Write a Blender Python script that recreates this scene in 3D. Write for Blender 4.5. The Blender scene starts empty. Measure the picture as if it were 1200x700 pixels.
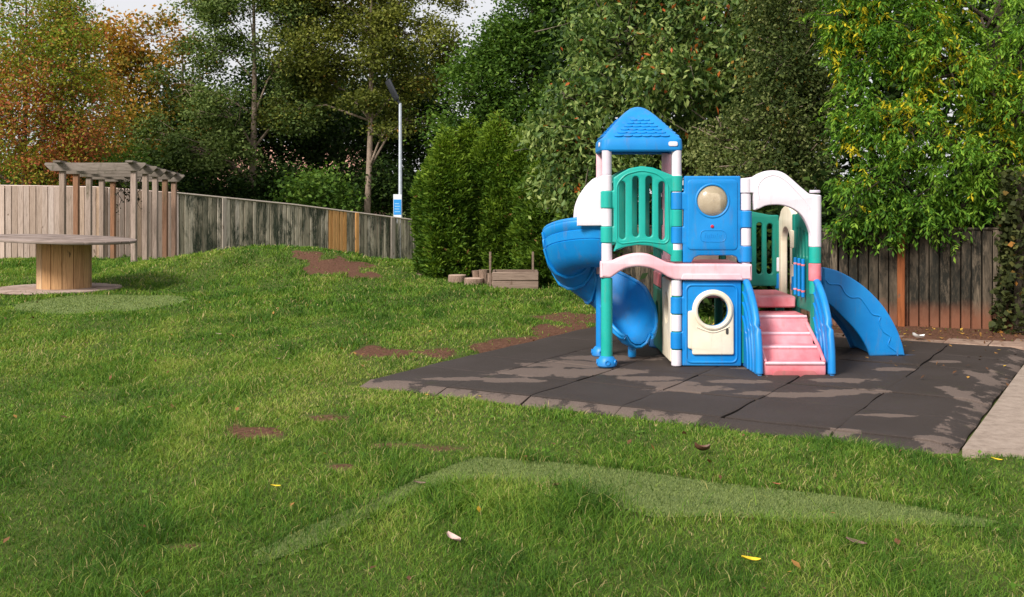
import bpy, bmesh, math, random
import numpy as np
from mathutils import Matrix, Vector

random.seed(7)
RNG = np.random.default_rng(11)
SC = bpy.context.scene
COL = SC.collection
PI = math.pi
EYE, F, CX, HZ = 1.6, 1260.0, 600.0, 230.0

# measured photograph coordinates -> metres
def at(px, py, d):
    return Vector(((px - CX) * d / F, d, EYE - (py - HZ) * d / F))
def gp(px, py, z=0.0):
    d = (EYE - z) * F / (py - HZ)
    return ((px - CX) * d / F, d)

# ------------------------------------------------------------------ noise helpers (numpy)
_w = np.random.default_rng(3)
_DIR = _w.normal(size=(14, 3)); _PH = _w.uniform(0, 6.28, 14)
def snoise(x, y, z=0.0, s=1.0, o=0):
    v = 0
    for i in range(7):
        d = _DIR[(i + o) % 14]; k = s * (0.7 + 0.22 * i)
        v = v + np.sin(k * (d[0] * x + d[1] * y + d[2] * z) + _PH[(i + o) % 14] * (1 + o)
                       + 0.9 * np.sin(k * .6 * (d[1] * x - d[0] * y + d[2] * z) + o))
    return v / 4.2
def sstep(a, b, x):
    t = np.clip((x - a) / (b - a), 0, 1); return t * t * (3 - 2 * t)
def inpoly(x, y, poly):
    c = np.zeros(np.shape(x), bool); n = len(poly)
    for i in range(n):
        x1, y1 = poly[i]; x2, y2 = poly[(i + 1) % n]
        if y1 == y2: continue
        k = ((y1 > y) != (y2 > y)) & (x < (x2 - x1) * (y - y1) / (y2 - y1) + x1)
        c ^= k
    return c

# ------------------------------------------------------------------ materials
def rgb(h):
    h = h.lstrip('#'); c = [int(h[i:i + 2], 16) / 255 for i in (0, 2, 4)]
    return tuple((v / 12.92 if v <= .04045 else ((v + .055) / 1.055) ** 2.4) for v in c) + (1,)
class NT:
    def __init__(s, name):
        s.m = bpy.data.materials.new(name); s.m.use_nodes = True
        s.t = s.m.node_tree; s.t.nodes.clear()
        s.out = s.n('ShaderNodeOutputMaterial')
    def n(s, typ, **kw):
        nd = s.t.nodes.new(typ)
        for k, v in kw.items():
            if k.startswith('i_'): nd.inputs[k[2:].replace('_', ' ')].default_value = v
            else: setattr(nd, k, v)
        return nd
    def l(s, a, b): s.t.links.new(a, b)
    def pos(s, scale=(1, 1, 1)):
        g = s.n('ShaderNodeNewGeometry'); m = s.n('ShaderNodeMapping'); m.inputs['Scale'].default_value = scale
        s.l(g.outputs['Position'], m.inputs['Vector']); return m.outputs['Vector']
    def noise(s, scale, vec=None, detail=4, rough=.6, dist=0):
        n = s.n('ShaderNodeTexNoise'); n.inputs['Scale'].default_value = scale; n.inputs['Detail'].default_value = detail
        n.inputs['Roughness'].default_value = rough; n.inputs['Distortion'].default_value = dist
        s.l(vec if vec is not None else s.pos(), n.inputs['Vector']); return n.outputs['Fac']
    def ramp(s, fac, stops, interp='LINEAR'):
        r = s.n('ShaderNodeValToRGB'); e = r.color_ramp.elements; r.color_ramp.interpolation = interp
        while len(e) < len(stops): e.new(.5)
        for i, (p, c) in enumerate(stops):
            e[i].position = p; e[i].color = c if len(c) == 4 else tuple(c) + (1,)
        s.l(fac, r.inputs['Fac']); return r.outputs['Color']
    def mix(s, fac, a, b, mode='MIX'):
        m = s.n('ShaderNodeMix', data_type='RGBA', blend_type=mode)
        for k, v in (('Factor', fac), ('A', a), ('B', b)):
            i = [q for q in m.inputs if q.name == k and (q.type == 'RGBA' if k != 'Factor' else q.type == 'VALUE')][0]
            if isinstance(v, (int, float, tuple)): i.default_value = v
            else: s.l(v, i)
        return [q for q in m.outputs if q.type == 'RGBA'][0]
    def math(s, op, a, b=0.0, clamp=False):
        m = s.n('ShaderNodeMath', operation=op); m.use_clamp = clamp
        for i, v in enumerate((a, b)):
            if isinstance(v, (int, float)): m.inputs[i].default_value = v
            else: s.l(v, m.inputs[i])
        return m.outputs[0]
    def attr(s, name):
        a = s.n('ShaderNodeAttribute', attribute_name=name); return a.outputs['Fac']
    def bump(s, h, strength=.3, dist=.02):
        b = s.n('ShaderNodeBump'); b.inputs['Strength'].default_value = strength; b.inputs['Distance'].default_value = dist
        s.l(h, b.inputs['Height']); return b.outputs['Normal']
    def principled(s, color, rough=.6, spec=.5, normal=None, link=True, **kw):
        p = s.n('ShaderNodeBsdfPrincipled')
        for k, v in (('Base Color', color), ('Roughness', rough), ('Specular IOR Level', spec)):
            if isinstance(v, (int, float, tuple)): p.inputs[k].default_value = v
            else: s.l(v, p.inputs[k])
        for k, v in kw.items(): p.inputs[k.replace('_', ' ')].default_value = v
        if normal is not None: s.l(normal, p.inputs['Normal'])
        if link: s.l(p.outputs[0], s.out.inputs['Surface'])
        return p.outputs[0]

def plastic(name, col, faded=None, rough=.42, dirt=.35):
    m = NT(name); c = col if len(col) == 4 else tuple(col) + (1,)
    fd = faded or tuple(min(1, v * 1.25 + .015) for v in c[:3]) + (1,)
    big = m.noise(2.6, detail=5)
    a = m.mix(m.ramp(big, [(.38, (0, 0, 0)), (.68, (1, 1, 1))]), c, fd)
    g = m.noise(38, detail=6, rough=.75)
    a = m.mix(m.math('MULTIPLY', m.ramp(g, [(.56, (0, 0, 0)), (.72, (1, 1, 1))]), dirt * .5), a, tuple(v * .55 for v in c[:3]) + (1,))
    st = m.noise(5, m.pos((3, 3, .5)), 5, .7)
    a = m.mix(m.math('MULTIPLY', m.ramp(st, [(.55, (0, 0, 0)), (.75, (1, 1, 1))]), dirt), a, (.16, .12, .085, 1))
    # splashed grime just above the ground
    geo = m.n('ShaderNodeNewGeometry'); sx = m.n('ShaderNodeSeparateXYZ'); m.l(geo.outputs['Position'], sx.inputs[0])
    low = m.math('SUBTRACT', .1, m.math('ADD', sx.outputs['Z'], m.math('MULTIPLY', g, .1)))
    a = m.mix(m.math('MULTIPLY', m.math('MULTIPLY', low, 9, True), .5), a, (.1, .07, .05, 1))
    rr = m.math('ADD', m.math('MULTIPLY', m.noise(14, detail=4), .25), rough - .1)
    m.principled(a, rr, .45, m.bump(m.noise(160, detail=2), .12, .002))
    return m.m

def wood(name, stops, grain=1.0, moss=None, mossamt=(.5, .65), foot=None, rough=.85, horizontal=False, along=None):
    """stops: colours chosen by the per-board attribute 'tint'; grain stretched along the board."""
    m = NT(name)
    base = m.ramp(m.attr('tint'), stops)
    sc = (1.2, 1.2, 14) if horizontal else (16, 16, .9)
    gr = m.noise(3.0 * grain, m.pos(sc), 7, .65, .4)
    base = m.mix(1.0, base, m.ramp(gr, [(.28, (.5, .47, .45)), (.5, (.92, .9, .9)), (.72, (1.15, 1.15, 1.17))]), 'MULTIPLY')
    kn = m.noise(9, m.pos((1, 1, .55)), 3, .5)
    base = m.mix(m.ramp(kn, [(.69, (0, 0, 0)), (.75, (.8, .8, .8))]), base, (.11, .07, .045, 1))
    if moss:
        n1 = m.noise(1.3, m.pos((2.4, 2.4, .55)), 7, .72, .5)
        k = m.ramp(n1, [(mossamt[0], (0, 0, 0)), (mossamt[1], (1, 1, 1))])
        n2 = m.noise(30, m.pos((1, 1, .25)), 5, .8)
        k = m.mix(1.0, k, m.ramp(n2, [(.33, (.25, .25, .25)), (.52, (1, 1, 1))]), 'MULTIPLY')
        base = m.mix(k, base, moss)
    if foot:
        geo = m.n('ShaderNodeNewGeometry'); sx = m.n('ShaderNodeSeparateXYZ'); m.l(geo.outputs['Position'], sx.inputs[0])
        h = m.math('ADD', sx.outputs['Z'], m.math('MULTIPLY', m.noise(3, detail=5), .35))
        base = m.mix(m.math('MULTIPLY', m.ramp(h, [(foot[1], (.85, .85, .85)), (foot[2], (0, 0, 0))]), m.math('MULTIPLY', m.math('SUBTRACT', sx.outputs['X'], 3.2), .8, True)), base, foot[0])
    m.principled(base, rough, .25, m.bump(gr, .35, .01))
    return m.m

def leafmat(name, stops, trans=.32, rough=.6, spec=.1):
    m = NT(name)
    c = m.ramp(m.attr('tint'), stops)
    p = m.principled(c, rough, spec, link=False)
    t = m.n('ShaderNodeBsdfTranslucent')
    m.l(m.mix(1.0, c, (1.25, 1.35, .6, 1), 'MULTIPLY'), t.inputs['Color'])
    x = m.n('ShaderNodeMixShader'); x.inputs[0].default_value = trans
    m.l(p, x.inputs[1]); m.l(t.outputs[0], x.inputs[2]); m.l(x.outputs[0], m.out.inputs['Surface'])
    return m.m

def bark(name, a, b, moss=None):
    m = NT(name)
    n = m.noise(5, m.pos((3, 3, .8)), 7, .7, .6)
    c = m.ramp(n, [(.32, a), (.62, b)])
    if moss:
        c = m.mix(m.ramp(m.noise(2.2, detail=5), [(.48, (0, 0, 0)), (.62, (.8, .8, .8))]), c, moss)
    m.principled(c, .9, .15, m.bump(n, .8, .05)); return m.m

def simple(name, col, rough=.6, spec=.4, var=.25, scale=12, metal=0.0):
    m = NT(name); c = tuple(col[:3]) + (1,)
    n = m.noise(scale, detail=6, rough=.7)
    lo = tuple(v * (1 - var) for v in c[:3]); hi = tuple(min(1, v * (1 + var)) for v in c[:3])
    m.principled(m.ramp(n, [(.3, lo), (.7, hi)]), rough, spec, m.bump(n, .15, .005), Metallic=metal); return m.m

# ------------------------------------------------------------------ objects
def tag(o, label=None, cat=None, group=None, kind=None):
    if label: o['label'] = label
    if cat: o['category'] = cat
    if group: o['group'] = group
    if kind: o['kind'] = kind
    return o
def thing(name, label, cat, loc=(0, 0, 0), group=None, rz=0):
    o = bpy.data.objects.new(name, None); COL.objects.link(o)
    o.location = loc; o.rotation_euler = (0, 0, rz); o.empty_display_size = .2
    return tag(o, label, cat, group)
def link_mesh(name, me, mat, parent=None, world=True):
    """geometry is given in world coordinates; a child stores it relative to its thing's base"""
    o = bpy.data.objects.new(name, me); COL.objects.link(o)
    if mat is not None and len(me.materials) == 0: me.materials.append(mat)
    if parent is not None:
        o.parent = parent
        if world:
            p = parent; off = Vector((0, 0, 0))
            while p is not None: off += Vector(p.location); p = p.parent
            me.transform(Matrix.Translation(-off))
    return o
class MB:
    def __init__(s): s.bm = bmesh.new(); s.sharp = 40; s.tint = []
    def _place(s, tmp, mat, tint=None):
        me = bpy.data.meshes.new('tmp'); tmp.to_mesh(me); tmp.free()
        if mat is not None: me.transform(mat)
        n0 = len(s.bm.faces); s.bm.from_mesh(me); bpy.data.meshes.remove(me)
        s.tint += [random.random() if tint is None else tint] * (len(s.bm.faces) - n0)
        return s
    def box(s, lo, hi, bev=.006, mat=None, tint=None, seg=1):
        t = bmesh.new(); bmesh.ops.create_cube(t, size=1)
        lo = Vector(lo); hi = Vector(hi); c = (lo + hi) / 2; d = hi - lo
        for v in t.verts: v.co = Vector((c.x + v.co.x * d.x, c.y + v.co.y * d.y, c.z + v.co.z * d.z))
        if bev > 0: bmesh.ops.bevel(t, geom=t.edges[:], offset=min(bev, min(d) * .45), segments=seg, affect='EDGES', profile=.5)
        return s._place(t, mat, tint)
    def lathe(s, prof, n=24, mat=None, tint=None):
        """prof: (radius, z) from bottom to top, closed with caps"""
        t = bmesh.new(); rings = []
        for r, z in prof:
            rings.append([t.verts.new((r * math.cos(2 * PI * k / n), r * math.sin(2 * PI * k / n), z)) for k in range(n)])
        for a, b in zip(rings, rings[1:]):
            for k in range(n): t.faces.new((a[k], a[(k + 1) % n], b[(k + 1) % n], b[k]))
        t.faces.new(rings[0][::-1]); t.faces.new(rings[-1])
        return s._place(t, mat, tint)
    def cyl(s, x, y, z0, z1, r, bev=.006, n=20, tint=None):
        return s.lathe([(r - bev, z0), (r, z0 + bev), (r, z1 - bev), (r - bev, z1)], n, Matrix.Translation((x, y, 0)), tint)
    def tube(s, pts, rad, n=8, tint=None, jitter=0):
        """tapered tube along points; rad is a number or one per point"""
        t = bmesh.new(); pts = [Vector(p) for p in pts]; m = len(pts)
        if isinstance(rad, (int, float)): rad = [rad] * m
        rings = []; up = Vector((0, 0, 1))
        for i, p in enumerate(pts):
            d = (pts[min(i + 1, m - 1)] - pts[max(i - 1, 0)]).normalized()
            a = d.cross(up if abs(d.z) < .9 else Vector((1, 0, 0))).normalized(); b = d.cross(a)
            if rings and (a.dot(pa) < 0): a, b = -a, -b
            pa = a
            rings.append([t.verts.new(p + (a * math.cos(2 * PI * k / n) + b * math.sin(2 * PI * k / n)) * rad[i] * (1 + random.uniform(-jitter, jitter))) for k in range(n)])
        for ra, rb in zip(rings, rings[1:]):
            for k in range(n): t.faces.new((ra[k], rb[k], rb[(k + 1) % n], ra[(k + 1) % n]))
        t.faces.new(rings[0]); t.faces.new(rings[-1][::-1])
        return s._place(t, None, tint)
    def plate(s, loops, thick, mat, bev=.008, tint=None):
        """rounded plate with holes: loops of (a,b) -> local (a, thickness, b) through mat"""
        def area(lp): return abs(sum(lp[i - 1][0] * lp[i][1] - lp[i][0] * lp[i - 1][1] for i in range(len(lp)))) / 2
        want = area(loops[0]) - sum(area(l) for l in loops[1:])
        for k_ in (1, .7, .45, .25, .1):                                # a fill that fails at this bevel is retried with a finer one
            t = s._fill(loops, thick, bev * k_)
            got = sum(f.calc_area() for f in t.faces if abs(f.normal.y) > .99)
            if got > want * 1.0: break
            if k_ > .1: t.free()
        else: print('PLATE NOT FILLED', round(got / want, 2))
        return s._place(t, mat, tint)
    def _fill(s, loops, thick, bev):
        cu = bpy.data.curves.new('c', 'CURVE'); cu.dimensions = '2D'; cu.fill_mode = 'BOTH'
        cu.bevel_depth = bev; cu.extrude = max(.0005, thick / 2 - bev); cu.bevel_resolution = 2; cu.offset = -bev
        for lp in loops:
            sp = cu.splines.new('POLY'); sp.points.add(len(lp) - 1); sp.use_cyclic_u = True
            for q, (a, b) in zip(sp.points, lp): q.co = (a, b, 0, 1)
        ob = bpy.data.objects.new('c', cu); COL.objects.link(ob)
        dg = bpy.context.evaluated_depsgraph_get()
        me = bpy.data.meshes.new_from_object(ob.evaluated_get(dg))
        bpy.data.objects.remove(ob); bpy.data.curves.remove(cu)
        t = bmesh.new(); t.from_mesh(me); bpy.data.meshes.remove(me)
        bmesh.ops.remove_doubles(t, verts=t.verts[:], dist=1e-5)
        for v in t.verts: v.co = Vector((v.co.x, -v.co.z, v.co.y))
        bmesh.ops.recalc_face_normals(t, faces=t.faces[:]); t.normal_update()
        return t
    def grid(s, rows, closed=False, tint=None):
        t = bmesh.new(); R = [[t.verts.new(p) for p in r] for r in rows]; n = len(rows[0])
        for a, b in zip(R, R[1:]):
            for k in range(n if closed else n - 1): t.faces.new((a[k], a[(k + 1) % n], b[(k + 1) % n], b[k]))
        return s._place(t, None, tint)
    def build(s, name, mat, parent=None, smooth=True):
        me = bpy.data.meshes.new(name); s.bm.to_mesh(me); s.bm.free()
        if smooth:
            me.polygons.foreach_set('use_smooth', np.ones(len(me.polygons), bool)); me.set_sharp_from_angle(angle=math.radians(s.sharp))
        a = me.attributes.new('tint', 'FLOAT', 'FACE'); a.data.foreach_set('value', np.array(s.tint, np.float32))
        return link_mesh(name, me, mat, parent)

def rounded(poly, r=.02, n=4):
    """round the corners of a polygon (r: number or list)"""
    out = []; m = len(poly)
    for i in range(m):
        p = Vector(poly[i]); a = Vector(poly[i - 1]) - p; b = Vector(poly[(i + 1) % m]) - p
        rr = r[i] if isinstance(r, (list, tuple)) else r
        q = min(rr, a.length * .45, b.length * .45)
        if q < 1e-4: out.append(tuple(p)); continue
        s = p + a.normalized() * q; e = p + b.normalized() * q
        for k in range(n + 1):
            t = k / n; out.append(tuple(s * (1 - t) ** 2 + p * 2 * t * (1 - t) + e * t * t))
    return out
def smooth_line(pts, n=6):
    """Catmull-Rom through open points"""
    P = [Vector(p) for p in pts]; P = [P[0] * 2 - P[1]] + P + [P[-1] * 2 - P[-2]]; out = []
    for i in range(1, len(P) - 2):
        for k in range(n):
            t = k / n; a, b, c, d = P[i - 1:i + 3]
            out.append(tuple(.5 * ((2 * b) + (c - a) * t + (2 * a - 5 * b + 4 * c - d) * t * t + (3 * b - a - 3 * c + d) * t ** 3)))
    out.append(tuple(P[-2])); return out
def circle(cx, cy, r, n=32, rz=None):
    return [(cx + r * math.cos(2 * PI * k / n), cy + (rz or r) * math.sin(2 * PI * k / n)) for k in range(n)]

def raw_mesh(name, V, nv, faces, attr):
    """V: (N*nv,3) vertices of N copies of a leaf with nv verts; faces: list of local index tuples; attr: (N,) tint"""
    N = len(V) // nv
    me = bpy.data.meshes.new(name); me.vertices.add(len(V)); me.vertices.foreach_set('co', V.astype(np.float32).ravel())
    base = (np.arange(N) * nv)[:, None]
    idx = np.concatenate([base + np.array(f) for f in faces], axis=1).ravel()
    lens = np.tile(np.array([len(f) for f in faces]), N)
    me.loops.add(len(idx)); me.loops.foreach_set('vertex_index', idx.astype(np.int32))
    me.polygons.add(len(lens)); st = np.concatenate([[0], np.cumsum(lens)[:-1]])
    me.polygons.foreach_set('loop_start', st.astype(np.int32))
    me.update(calc_edges=True)
    a = me.attributes.new('tint', 'FLOAT', 'FACE')
    a.data.foreach_set('value', np.repeat(attr, len(faces)).astype(np.float32))
    return me

# ------------------------------------------------------------------ layout of the ground
M0 = np.array((-1.33, 9.29)); E1 = np.array((.861, -.509)); E2 = np.array((.509, .861)); L1, L2 = 4.83, 5.15
def mat_pt(u, v): return M0 + E1 * u + E2 * v
def mat_uv(x, y):
    dx, dy = x - M0[0], y - M0[1]
    return dx * E1[0] + dy * E1[1], dx * E2[0] + dy * E2[1]
C1 = mat_pt(L1 + .03, 0)
PATH = [tuple(C1), (C1[0] + .75, C1[1] - .35), (8.4, 5.2), tuple(mat_pt(L1 + 4.2, 6.5)), tuple(mat_pt(L1 + .03, 5.6))]
TURF = [gp(*p) for p in [(560, 537), (640, 546), (760, 559), (900, 577), (1000, 589), (1165, 609), (1150, 617), (1050, 621), (940, 616), (850, 609),
                         (770, 612), (735, 603), (716, 588), (640, 573), (560, 566), (515, 571), (470, 586), (420, 612), (370, 638), (305, 660), (300, 648), (365, 617), (440, 588), (498, 560)]]
OVAL = [(gp(118, 356)[0] + 1.15 * math.cos(a), gp(118, 356)[1] + 1.35 * math.sin(a)) for a in np.linspace(0, 2 * PI, 40, endpoint=False)]
TAB = (-7.62, 18.3)
SOIL = [(*gp(302, 512), .22, .24, .95), (*gp(275, 505), .12, .16, .6), (*gp(405, 548), .16, .12, .8), (*gp(470, 522), .2, .12, .6), (*gp(588, 403), .3, .5, .95), (*gp(447, 414), .3, .4, .9),
        (*gp(505, 412), .3, .3, .6), (*gp(655, 386), .45, .7, 1.), (*gp(625, 397), .35, .5, .9), (*gp(690, 392), .3, .4, 1.), (-3.35, 20.7, .62, .95, 1.2), (-2.75, 19.9, .45, .4, 1.), (-4.0, 21.4, .4, .5, .8),
        (*gp(375, 492), .25, .12, .5), (*gp(530, 525), .3, .12, .45), (*gp(145, 600), .1, .1, .4), (*gp(670, 372), .5, .7, .8), (*gp(220, 640), .12, .08, .6)]
def ground_z(x, y):
    z = .025 * snoise(x, y, 0, .9) + .012 * snoise(x, y, 0, 3.1, 4)
    z = z + .50 * np.exp(-((x + 4.75) ** 2 / (2 * 1.7 ** 2) + (y - 22.2) ** 2 / (2 * 1.7 ** 2))) + .1 * np.exp(-((x + 7) ** 2 / 5 + (y - 23) ** 2 / 5))
    k = .45 + .55 * sstep(-12, -3, x)
    z = z - 1.3 * k * sstep(24, 40, y)
    u, v = mat_uv(x, y)
    d = np.maximum(np.maximum(-u, u - L1), np.maximum(-v, v - L2))
    z = z * sstep(0, 1.2, d) + np.where(d < .12, -.06, -.035) * (1 - sstep(.0, .7, d))
    z = np.where(inpoly(x, y, PATH), -.07, z)
    return z
def soil_mask(x, y):
    m = np.zeros(np.shape(x)); n = .5 * snoise(x, y, 0, 5, 2) + .45 * snoise(x, y, 0, 14, 5)
    for sx, sy, rx, ry, a in SOIL:
        r = np.sqrt(((x - sx) / rx) ** 2 + ((y - sy) / ry) ** 2)
        m = np.maximum(m, a * sstep(1.25, .5, r + n * .7))
    u, v = mat_uv(x, y)
    back = sstep(L2 - .1, L2 + .15, v + n * .2) * sstep(1.3, 2.2, u + n * .8)
    m = np.maximum(m, back)
    d = np.maximum(np.maximum(-u, u - L1), np.maximum(-v, v - L2))
    left = sstep(.35, .02, d + n * .25) * sstep(.6, 2.0, v) * (u < 1)
    return np.maximum(m, left * .32)

# ---- fence lines (x, y, top height)
FENCE_W = [(-26, 31.5, 1.98), (-14.76, 31, 1.9), (-12.2, 31.6, 1.86), (-10.35, 33, 1.69)]
FENCE_M = [(-10.35, 33, 1.69), (-7.3, 36, 1.3), (-3.81, 40, .72), (-2.2, 41.8, .5)]
FENCE_B = [(8.6, 12.35, 1.22), (6.0, 12.85, 1.2), (4.0, 13.5, 1.16), (1.9, 16.9, 1.12), (1.25, 18.2, 1.08)]

# ------------------------------------------------------------------ ground sheet
def build_ground():
    xs = np.concatenate([np.linspace(-260, -30, 24), np.linspace(-29, -17, 25), np.arange(-16.5, 9.5, .1), np.linspace(10, 30, 30), np.linspace(34, 260, 22)])
    ys = np.concatenate([np.linspace(-30, 1, 16), np.arange(1.5, 14, .08), np.arange(14, 27, .15), np.linspace(27.5, 50, 46), np.linspace(55, 420, 30)])
    X, Y = np.meshgrid(xs, ys); Z = ground_z(X, Y)
    Z = np.where((Y < 1) | (np.abs(X) > 30), Z * .4, Z)
    V = np.stack([X.ravel(), Y.ravel(), Z.ravel()], 1); nx, ny = len(xs), len(ys)
    i = (np.arange(ny - 1)[:, None] * nx + np.arange(nx - 1)[None]).ravel()
    q = np.stack([i, i + 1, i + nx + 1, i + nx], 1)
    me = bpy.data.meshes.new('ground'); me.vertices.add(len(V)); me.vertices.foreach_set('co', V.astype(np.float32).ravel())
    me.loops.add(q.size); me.loops.foreach_set('vertex_index', q.ravel().astype(np.int32))
    me.polygons.add(len(q)); me.polygons.foreach_set('loop_start', (np.arange(len(q)) * 4).astype(np.int32))
    me.update(calc_edges=True); me.polygons.foreach_set('use_smooth', np.ones(len(q), bool))
    a = me.attributes.new('soil', 'FLOAT', 'POINT'); a.data.foreach_set('value', soil_mask(X, Y).ravel().astype(np.float32))
    m = NT('lawn_ground')
    n = m.noise(6, detail=8, rough=.7); n2 = m.noise(70, detail=4, rough=.7)
    under = m.ramp(n2, [(.3, (.035, .055, .012)), (.5, (.075, .105, .022)), (.72, (.125, .13, .04))])
    soil = m.ramp(m.noise(26, detail=8, rough=.75), [(.3, (.055, .026, .017)), (.5, (.12, .058, .036)), (.72, (.2, .105, .07))])
    k = m.math('ADD', m.attr('soil'), m.math('MULTIPLY', m.math('SUBTRACT', n2, .5), .5))
    c = m.mix(m.ramp(k, [(.3, (0, 0, 0)), (.5, (1, 1, 1))]), under, soil)
    m.principled(c, .95, .1, m.bump(m.noise(45, detail=6, rough=.75), .7, .03))
    o = link_mesh('ground', me, m.m); tag(o, kind='structure')

# ------------------------------------------------------------------ grass
def build_grass():
    def scatter(y0, y1, dens, left=.58, right=.82):
        n = int(dens * (left + right) / 2 * (y1 ** 2 - y0 ** 2))
        y = np.sqrt(RNG.uniform(y0 ** 2, y1 ** 2, n)); x = RNG.uniform(-left, right, n) * y
        return x, y
    bands = [(3.1, 5.2, 12500, .0034, .036), (5.2, 7.5, 8500, .0042, .036), (7.5, 10.5, 4600, .006, .037), (10.5, 15, 2100, .009, .042), (15, 22, 1000, .014, .05), (22, 31, 480, .022, .06), (31, 40, 130, .03, .08)]
    VV, TT = [], []
    for y0, y1, dens, w, h in bands:
        x, y = scatter(y0, y1, dens)
        cl = snoise(x, y, 0, 2.3, 1); fine = snoise(x, y, 0, 9, 3)
        u, v = mat_uv(x, y); jit = RNG.normal(0, .02, len(x))
        keep = ~((u > -.03 + jit) & (u < L1 + .05) & (v > .02 + jit) & (v < L2))
        keep &= ~inpoly(x, y, PATH)
        jw = .035 * fine + jit * 1.1; keep &= ~inpoly(x + jw, y + jw, TURF) | (RNG.random(len(x)) < np.where(x < gp(455, 590)[0], .3, .012))
        keep &= ~inpoly(x, y, OVAL) | (RNG.random(len(x)) < .01)
        keep &= ((x - TAB[0]) ** 2 + (y - TAB[1]) ** 2 > (.98 + jit * 4) ** 2)
        sm = soil_mask(x, y); keep &= RNG.random(len(x)) > sstep(.22, .65, sm + .35 * fine) * (.97 - .1 * (sm < .9))
        keep &= RNG.random(len(x)) < np.maximum(.74, .8 + .4 * cl + .25 * fine)
        # nothing grows behind the fences
        fy = np.interp(x, [-26, -14.8, -10.35, -3.8], [31.4, 30.9, 32.9, 39.9]); keep &= y < fy
        bx = np.interp(x, [-.3, 1.9, 4, 6, 8.6], [21.2, 16.8, 13.4, 12.75, 12.25]); keep &= (y < bx) | (x < .9)
        x, y, cl, fine = x[keep], y[keep], cl[keep], fine[keep]; n = len(x)
        z = ground_z(x, y) - .006
        d_path = np.zeros(n)
        tuft = np.clip(snoise(x, y, 0, 5.5, 6), 0, 1)
        hh = h * RNG.uniform(.45, 1.3, n) * (1 + .3 * cl + 1.15 * tuft * (RNG.random(n) < .7)); hh *= 1 - .45 * sstep(.05, .5, soil_mask(x, y))
        ww = w * RNG.uniform(.7, 1.3, n)
        bx_, by_ = gp(620, 600); hh *= 1 + .9 * np.exp(-((x - bx_) ** 2 / .25 + (y - by_ ) ** 2 / .12)) + .5 * inpoly(x, y + .12, TURF) + .45 * inpoly(x, y - .09, TURF)
        az = RNG.uniform(0, 2 * PI, n); lean = RNG.uniform(.2, 1.7, n) * hh
        la = az + RNG.normal(0, .8, n) ; lx, ly = np.cos(la) * lean, np.sin(la) * lean
        px, py = -np.sin(az) * ww / 2, np.cos(az) * ww / 2
        O = np.stack([x, y, z], 1); P = np.stack([px, py, 0 * px], 1)
        Mi = O + np.stack([lx * .35, ly * .35, hh * .6], 1); T = O + np.stack([lx, ly, hh * RNG.uniform(.75, 1, n)], 1)
        V = np.stack([O - P, O + P, Mi + P * .8, Mi - P * .8, T], 1).reshape(-1, 3)
        warm = snoise(x, y, 0, 1.1, 7)
        t = .44 + .1 * cl + .2 * warm + .14 * snoise(x, y, 0, 13, 8) + .16 * RNG.normal(0, 1, n) - .2 * tuft - .13 * inpoly(x, y - .08, TURF)  # last term puts a thin shadow beyond the turf edge into the tint
        t = np.where(RNG.random(n) < .05 + .12 * np.clip(warm, 0, 1), RNG.uniform(.8, 1, n), np.clip(t, 0, .78))
        VV.append(V); TT.append(t)
    me = raw_mesh('grass', np.concatenate(VV), 5, [(0, 1, 2, 3), (3, 2, 4)], np.concatenate(TT))
    mt = leafmat('grass_blades', [(0, (.030, .078, .010)), (.25, (.062, .142, .016)), (.5, (.118, .212, .024)), (.76, (.235, .305, .05)), (.84, (.32, .28, .095)), (1, (.46, .37, .18))], .3, .6, .12)
    tag(link_mesh('grass', me, mt), 'rough green lawn grass with straw coloured blades and bare soil scuffs', 'grass', kind='stuff')
    # broad leaved weeds in the lawn
    n = 5200; y = np.sqrt(RNG.uniform(3.2 ** 2, 14 ** 2, n)); x = RNG.uniform(-.55, .5, n) * y
    k = (snoise(x, y, 0, 2.1, 9) > .42) & (soil_mask(x, y) < .3) & ~inpoly(x, y, TURF) & ~inpoly(x, y, PATH)
    u, v = mat_uv(x, y); k &= ~((u > -.1) & (u < L1 + .1) & (v > -.1) & (v < L2))
    x, y = x[k], y[k]; V, _ = leaf_verts(np.stack([x, y, ground_z(x, y) + RNG.uniform(.02, .055, len(x))], 1), .03, .85, droop=-.1, flat=.8)
    me = raw_mesh('clover', V, 4, [(0, 1, 2), (0, 2, 3)], RNG.random(len(x)))
    tag(link_mesh('clover', me, leafmat('clover_leaf', [(0, (.05, .12, .012)), (1, (.13, .24, .03))], .25)), 'small round leaved clover weeds scattered through the lawn', 'weeds', kind='stuff')

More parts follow.
